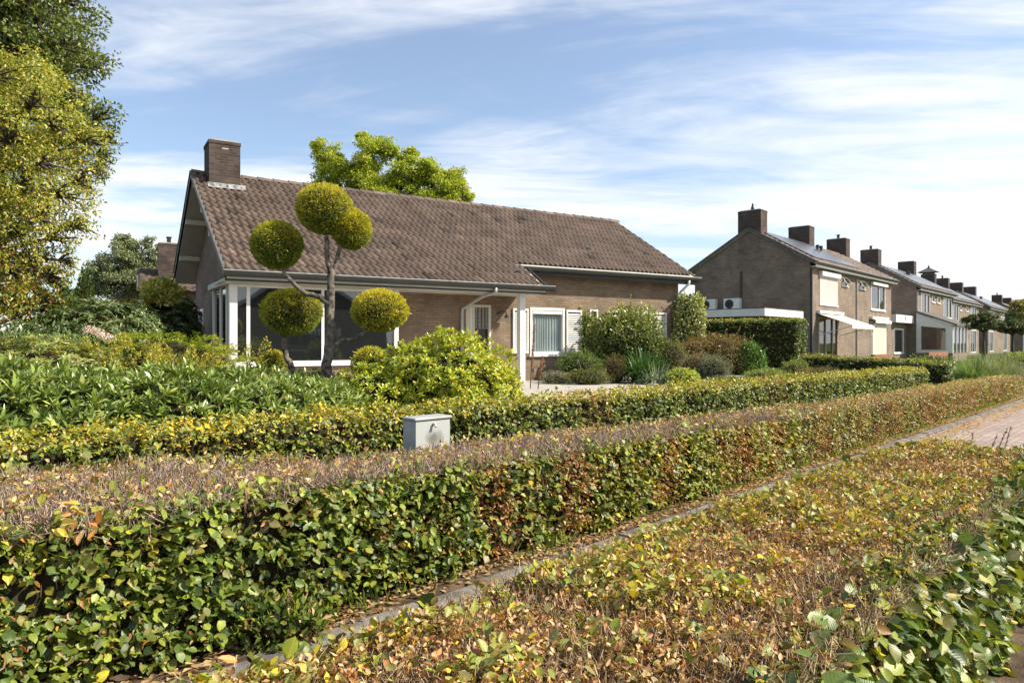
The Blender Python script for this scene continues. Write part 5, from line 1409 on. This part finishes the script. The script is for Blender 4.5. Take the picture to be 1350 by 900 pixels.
for i, (x_, y_, r_) in enumerate(((17.5, -4.5, 1.1), (15.5, -8.5, 1.3), (19.5, -6.0, .9))):
    shrub(['rounded bush in the front garden across the street, mirrored left in the bay pane', 'largest bush across the street, mirrored in the bay pane', 'small bush by the wall across the street, mirrored in the bay pane'][i], x_, y_, 0, (r_, r_, r_ * .75), 2500, (.09, .15), [(.10,.16,.04), (.18,.24,.06), (.22,.12,.07)], [1, .7, .4])
# dead mullein stalks near the post
for i, (x, y, Y, lb) in enumerate(((703, 428, 15.6, 'tall dead brown flower stalk just right of the white porch post'), (713, 470, 15.4, 'short dead flower stalk beside the tall one'))):
    r = empty('dead_stalk', (px(x - 4, Y), Y, .42), 0, lb, 'plant', 'dead flower stalks')
    h = pz(y, Y) - .42
    MB().tube([(0, 0, 0), (.04, 0, h * .5), (.10, 0, h)], [.012, .010, .004], 6).build('stem', BARK_D, r)
    k = 500; t = .35 + .65 * rng.random(k); an = rng.random(k) * 6.28
    P = np.stack([.10 * t + .02 * np.cos(an), .02 * np.sin(an), h * t], 1)
    Leaves().add(P, rvec(k), rvec(k) + [0, 0, .6], .03, .7, pick(k, [(.25,.13,.08), (.35,.2,.12)], [1, .6]), T_QUAD).build('seed_heads', LEAF_M, r)

# ornamental grasses far right
for i, (x, Y, L, n, c) in enumerate(((1285, 24.5, 1.05, 1100, 0), (1268, 25.5, .95, 800, 0), (1322, 25.0, 1.05, 1200, 1), (1304, 27.0, 1.2, 1000, 1), (1342, 26.5, 1.05, 800, 1))):
    blades('ornamental_grass', ['fresh green arching grass clump left of centre in the far grass bed', 'green grass clump at the left end of the far grass bed', 'grey-green feathery grass clump in the middle of the far bed', 'tall pale grass clump at the back of the far bed', 'grey-green grass clump at the right end of the far bed'][i],
           px(x, Y), Y, .1, n, L, .022, [(.14,.22,.07), (.22,.30,.10), (.08,.13,.04)] if c == 0 else [(.22,.26,.14), (.30,.31,.20), (.12,.16,.07)], [1, .7, .4], lean=1.7, spread=.55, cat='grass', droop=1.3, mat=LEAF_M, group='ornamental grasses')

# ------------------------------------------------------------------ trees
def branch_tree(name, label, base, trunk, clumps, leaf, n, pal, wt, trunk_r=.2, mat=None, group=None, cl_r=(.5, .8), tmpl=T_FOLD, wd=.65, cols=None, cat='tree', hang=.2, seed=0, fill=.35, sub=7):
    """trunk: points; clumps: list of (x,y,z,rx,ry,rz); every clump is a set of small leaf sprays on its own limb"""
    root = empty(name, base, 0, label, cat, group)
    B = np.array(base)
    m = MB(); tp = [Vector(p) for p in trunk]
    rads = np.linspace(trunk_r, trunk_r * .35, len(tp))
    m.tube(tp, list(rads), 10, wob=.15)
    LV = Leaves(); tips = []
    vol = np.array([c[3] * c[5] for c in clumps]); vol = vol / vol.sum()
    for ci, c in enumerate(clumps):
        cc = np.array(c[:3]) - B; R = np.array(c[3:6])
        j = min(range(len(tp)), key=lambda i: abs(tp[i].z - (cc[2] - R[2] * 1.1)))
        st = tp[j]
        mid = Vector(((st.x + cc[0]) / 2, (st.y + cc[1]) / 2, (st.z + cc[2]) / 2 + .1)) + Vector(rng.normal(size=3)) * .12
        rr = max(.02, trunk_r * .35)
        m.tube([st, mid, Vector(cc)], [rr, rr * .65, rr * .3], 6, wob=.15)
        ns = sub
        k_all = int(n * vol[ci])
        sp = rvec(ns) * R * (.35 + .80 * rng.random((ns, 1)) ** .6) + cc
        for s in sp: m.tube([Vector(cc * .8 + np.array(mid) * .2), Vector((cc + s) / 2 + rng.normal(size=3) * .05), Vector(s)], [rr * .35, rr * .22, .006], 4, cap=False)
        # sprays: drooping / spreading ellipsoids around each spray centre
        per = k_all // ns
        for s in sp:
            rs = R * (.22 + .30 * rng.random())
            d = rvec(per); q_ = rng.random((per, 1)) ** .45
            P = s + d * q_ * rs * [1.15, 1.15, .75]
            nm = unit(d * .4 + rng.normal(size=(per, 3)) * .55 + [0, 0, .8])
            D = d * .8 + rng.normal(size=(per, 3)) * .6 + [0, 0, -hang]
            w_ = np.asarray(wt if cols is None else cols[ci], float)
            jit = .6 + .8 * rng.random(len(w_))
            LV.add(P, nm, D, leaf[0] + (leaf[1] - leaf[0]) * rng.random(per), wd, pick(per, pal, w_ * jit), tmpl, jit=.18)
    m.build('trunk', BARK_D, root, smooth=True)
    LV.build('crown', mat or LEAF, root)
    return root

def fill_clumps(pts, Y, dy, r, zoff=0):
    """pts: (photo x, photo y, radius px) outline discs at depth Y"""
    out = []
    for (x, y, rp_) in pts:
        rr = rp_ / 921 * Y
        for k in range(dy):
            yy = Y + (k - (dy - 1) / 2) * r
            out.append((px(x, Y), yy, pz(y, Y), rr, rr, rr * .9))
    return out
# autumn tree front left
YA = 12.0
cl = fill_clumps([(20, 110, 50), (75, 150, 38), (98, 175, 22), (40, 190, 50), (92, 225, 24), (60, 250, 45), (15, 270, 50), (85, 290, 22), (50, 305, 28), (-40, 180, 70), (-60, 280, 70), (-30, 90, 55), (15, 345, 40), (45, 362, 24), (-30, 370, 60), (10, 395, 38), (40, 398, 22), (66, 340, 14)], YA, 2, 1.0)
AP = [(.29,.35,.055), (.50,.47,.08), (.15,.21,.04), (.60,.48,.10), (.50,.22,.09)]
cc_ = []
for c in cl: cc_.append([1.1, .8, .6, .4, .08] if c[2] > 2.9 else [1, .35, .9, .15, .55])
branch_tree('deciduous_tree', 'large yellow-green autumn tree filling the left edge, reddish low down', (px(-70, YA), YA, .2), [(0, 0, 0), (.05, .05, 1.4), (.15, 0, 2.6), (.3, .1, 3.8), (.5, 0, 5.0)],
            cl, (.05, .08), 46000, AP, None, trunk_r=.19, cols=cc_, hang=.35, sub=20)
YB = 16.5
cl = fill_clumps([(20, 20, 55), (75, 40, 42), (105, 75, 26), (60, 95, 50), (115, 140, 20), (95, 165, 26), (125, 170, 14), (110, 215, 18), (120, 195, 12), (-40, 60, 80), (20, -40, 60), (70, -20, 45), (75, 130, 30)], YB, 2, 1.2)
branch_tree('deciduous_tree', 'taller dark green tree behind the autumn tree at the upper left', (px(-20, YB), YB, .2), [(0, 0, 0), (.1, 0, 3), (.3, .1, 5.5), (.6, 0, 8.0)],
            cl, (.08, .13), 34000, [(.11,.16,.04), (.18,.23,.05), (.06,.09,.025), (.32,.32,.07)], [1, .9, .5, .3], trunk_r=.24, hang=.1, sub=20)
# tree behind the roof
YC = 36.0
cl = fill_clumps([(428, 200, 15), (440, 226, 24), (430, 255, 22), (485, 205, 26), (510, 195, 14), (470, 225, 14), (490, 245, 24), (535, 212, 10), (522, 250, 22), (545, 232, 24), (562, 225, 18), (575, 245, 22), (600, 240, 16), (610, 262, 14), (590, 265, 16), (460, 262, 18), (500, 275, 30), (560, 285, 30), (540, 205, 10), (415, 190, 5)], YC, 1, 1.0)
branch_tree('deciduous_tree', 'bright yellow-green tree rising behind the bungalow ridge', (px(505, YC), YC, .1), [(0, 0, 0), (.1, 0, 4), (0, .1, 6.5), (.3, 0, 8.5)],
            cl, (.10, .17), 85000, [(.42,.50,.05), (.28,.37,.04), (.58,.56,.07), (.12,.18,.03)], [1, .8, .6, .25], trunk_r=.22, hang=.2, sub=22, tmpl=T_FOLD)
# willow-like far tree on the left
YD = 42.0
cl = fill_clumps([(165, 335, 22), (145, 355, 24), (175, 360, 28), (200, 345, 18), (205, 330, 12), (130, 375, 20), (165, 318, 12), (195, 370, 20), (150, 375, 22), (180, 350, 20), (215, 365, 18), (172, 378, 20), (195, 318, 8)], YD, 1, 1)
branch_tree('deciduous_tree', 'pale grey-green tree far behind the dark laurel hedge', (px(168, YD), YD, 0), [(0, 0, 0), (0, 0, 3), (.2, 0, 5.5)], cl, (.11, .18), 34000,
            [(.20,.24,.11), (.28,.31,.16), (.11,.15,.07)], [1, .7, .5], trunk_r=.14, hang=.8, sub=18)
YE_ = 34
cl = fill_clumps([(45, 370, 22), (75, 385, 22), (95, 395, 18), (20, 390, 26)], YE_, 1, 1)
branch_tree('deciduous_tree', 'dull green tree low on the left between the conifer and the autumn tree', (px(60, YE_), YE_, 0), [(0, 0, 0), (0, 0, 2), (.2, 0, 3)], cl, (.12, .2), 9000, [(.09,.13,.04), (.16,.20,.06), (.05,.08,.03)], [1, .7, .5], trunk_r=.2, sub=8)
# two ball-crowned street trees on the right
for i, (x, y, rx, ry_, Y) in enumerate(((1297, 423, 21, 16, 31.0), (1335, 428, 20, 17, 33.0))):
    rr = rx / 921 * Y; k = 7
    cl = [(px(x, Y) + rr * .62 * math.cos(a), Y + rr * .62 * math.sin(a), pz(y, Y) - .05, rr * .5, rr * .5, rr * .42) for a in np.linspace(0, 6.28, k, endpoint=False)] + [(px(x, Y), Y, pz(y, Y) + .22, rr * .6, rr * .6, rr * .42)]
    branch_tree('street_tree', ['dark round-crowned street tree, left one of the pair at the far right', 'dark round-crowned street tree, right one of the pair at the far right'][i], (px(x, Y), Y, .1), [(0, 0, 0), (0, 0, 1.0), (0, 0, pz(y, Y) - .6)], cl, (.06, .10), 9000,
                [(.06,.10,.03), (.12,.16,.05), (.03,.05,.02), (.15,.13,.07)], [1, .6, .8, .2], trunk_r=.10, group='round-crowned street trees', sub=6)
Yf = 60
cl = fill_clumps([(1352, 400, 14), (1345, 415, 12), (1365, 410, 18)], Yf, 1, 1)
branch_tree('deciduous_tree', 'olive-yellow tree at the far right edge beyond the terraces', (px(1358, Yf), Yf, 0), [(0, 0, 0), (0, 0, 2), (0, 0, 3)], cl, (.15, .25), 5000, [(.26,.24,.06), (.14,.16,.04), (.36,.28,.08)], [1, .7, .3], trunk_r=.2)
for i, (x, Y, R, c) in enumerate(((1340, 34, (1.0, .8, .45), 1), (1352, 30, (.9, .8, .5), 0), (1210, 30, (1.0, .5, .35), 0), (1225, 33, (1.3, .6, .4), 1))):
    shrub(['dark clipped bush under the far street trees', 'yellow-green bush at the far right edge', 'low green shrub in front of the white porch', 'low dark shrub before the second red garden wall'][i], px(x, Y), Y, .1, R, 1500, (.07, .12), [(.07,.12,.03), (.16,.20,.05), (.03,.05,.02)] if c else [(.20,.26,.05), (.30,.32,.08), (.10,.14,.04)], [1, .7, .4])

# ------------------------------------------------------------------ small things
# metal cabinet between the hedges
YQ = 5.85
cx_, cy_ = px(570, YQ), YQ
cab = empty('utility_cabinet', (cx_, cy_, 0.05), B_RZ, 'small weathered grey-green metal cabinet with a smudged door between the two hedges', 'cabinet')
m = MB(); m.box(-.185, .185, .0, .16, .0, .80); m.build('body', CABM, cab, bevel=.006)
m, t, p, o_ = new_mat('cabinet_door')
c_ = nd(t, 'ShaderNodeTexCoord'); n_ = nd(t, 'ShaderNodeTexNoise'); n_.inputs['Scale'].default_value = 9; n_.inputs['Detail'].default_value = 6
mp_ = nd(t, 'ShaderNodeMapping'); t.links.new(c_.outputs['Object'], mp_.inputs[0]); t.links.new(mp_.outputs[0], n_.inputs['Vector'])
gr_ = nd(t, 'ShaderNodeTexGradient', gradient_type='SPHERICAL'); mq = nd(t, 'ShaderNodeMapping')
mq.inputs['Location'].default_value = (-.10, 0, -5.2); mq.inputs['Scale'].default_value = (7.0, 1, 8.0)
t.links.new(c_.outputs['Object'], mq.inputs[0]); t.links.new(mq.outputs[0], gr_.inputs[0])
mm = nd(t, 'ShaderNodeMath', operation='MULTIPLY'); t.links.new(gr_.outputs['Fac'], mm.inputs[0]); t.links.new(n_.outputs['Fac'], mm.inputs[1])
rr_ = nd(t, 'ShaderNodeValToRGB'); rr_.color_ramp.elements[0].position = .12; rr_.color_ramp.elements[0].color = (.40, .42, .415, 1)
rr_.color_ramp.elements[1].position = .42; rr_.color_ramp.elements[1].color = (.15, .155, .135, 1)
t.links.new(mm.outputs[0], rr_.inputs[0]); t.links.new(rr_.outputs[0], p.inputs['Base Color']); p.inputs['Roughness'].default_value = .6
MB().box(-.178, .178, -.012, -.001, .02, .795).build('door', m, cab, bevel=.003)
MB().box(-.196, .196, -.026, .170, .803, .828).build('lid', CABM, cab, bevel=.010)
lk_ = MB(); lk_.tube([(0.0, -.005, .765), (0.0, -.035, .77), (0.0, -.05, .745)], .012, 8); lk_.build('latch', ZINC, cab)

# grey stake poking out of the foreground hedge
sx, sy = px(822, 2.35), 2.35
st = MB().tube([(sx, sy, .0), (sx + .01, sy, .60), (sx + .012, sy, .655), (sx + .012, sy, .675)], [.030, .032, .030, .015], 10, wob=.1)
tag(st.build('wooden_stake', plain('grey_wood', (.22, .21, .21), .9, .3, 20, bump=.5), smooth=True), 'grey weathered stake top poking out of the foreground hedge', 'stake')
shrub('scruffy weeds growing over the kerb at the near foot of the front hedge', -1.16, 3.42, .0, (.26, .14, .13), 900, (.035, .06), [G_GREEN, G_DARK, G_LIGHT, C_TAN], [1, .8, .4, .35], T_FOLD, .6, cat='weed', name='weeds', stems=4)
# weed stalks at the end of the foreground hedge
for i, (x0, y0, x1, y1, Y) in enumerate(((1298, 605, 1315, 572, 5.7), (1307, 605, 1328, 565, 5.8), (1320, 605, 1333, 562, 5.7), (1280, 600, 1283, 570, 5.8))):
    r = empty('weed_stalk', (px(x0, Y), Y, .3), 0, ['thin dark seed stalk leaning right at the end of the foreground hedge, left of three', 'middle thin dark seed stalk at the end of the foreground hedge', 'right thin dark seed stalk at the end of the foreground hedge', 'upright thin weed standing apart, left of the leaning seed stalks'][i], 'weed', 'dry weed stalks')
    p1 = Vector((px(x1, Y) - px(x0, Y), 0, pz(y1, Y) - .3)); pm = p1 * .6 + Vector((-.02, 0, .03))
    MB().tube([(0, 0, 0), pm, p1], [.0035, .003, .002], 5).build('stem', BARK_D, r)
    k = 40; tt = .6 + .4 * rng.random(k); P = np.array(pm)[None] * (1 - (tt[:, None] - .6) / .4) + np.array(p1)[None] * ((tt[:, None] - .6) / .4)
    Leaves().add(P, rvec(k), rvec(k), .014, .8, np.tile([[.12, .05, .03]], (k, 1)), T_QUAD).build('seeds', LEAF_M, r)

# fallen leaves along the kerb
k = 13000
a = rng.random(k) * 24 - 3
side_ = rng.random(k)
b = np.where(side_ < .6, -.03 + rng.random(k) * .19, -.14 - np.abs(rng.normal(size=k)) * .22)
keep = (~((b > -.13) & (b < .012)) | (rng.random(k) < .07)) & (rng.random(k) < .25 + 1.1 * vnoise(a * 1.3, b * 4, b * 0))
a, b = a[keep], b[keep]; k = len(a)
z = np.where(b > 0, .036, np.where(b > -.13, .045, .006)) + rng.random(k) * .015
P = np.stack([KO[0] + KD[0] * a + KN[0] * b, KO[1] + KD[1] * a + KN[1] * b, z], 1)
D = rvec(k) * [1, 1, .25]
LVf = Leaves().add(P, rvec(k) * .35 + [0, 0, 1], D, .03 + .025 * rng.random(k), .7, pick(k, [C_TAN, C_BROWN, C_STRAW, (.5,.38,.26)], [1, .7, .6, .8]), T_FOLD, jit=.2)
tag(LVf.build('fallen_leaves', LEAF_M), kind='stuff')
# weeds and grass tufts at the hedge foot
k = 500
a = rng.random(k) * 20 - 2; b = .06 + .1 * rng.random(k)
P = np.stack([KO[0] + KD[0] * a + KN[0] * b, KO[1] + KD[1] * a + KN[1] * b, np.full(k, .03)], 1)
tag(Leaves().add(P, rvec(k), rvec(k) * .5 + [0, 0, 1], .07 + .08 * rng.random(k), .12, pick(k, [G_LIGHT, G_GREEN], [1, 1]), T_BLADE).build('grass_tufts', LEAF_M), kind='stuff')
bpy.context.view_layer.update()
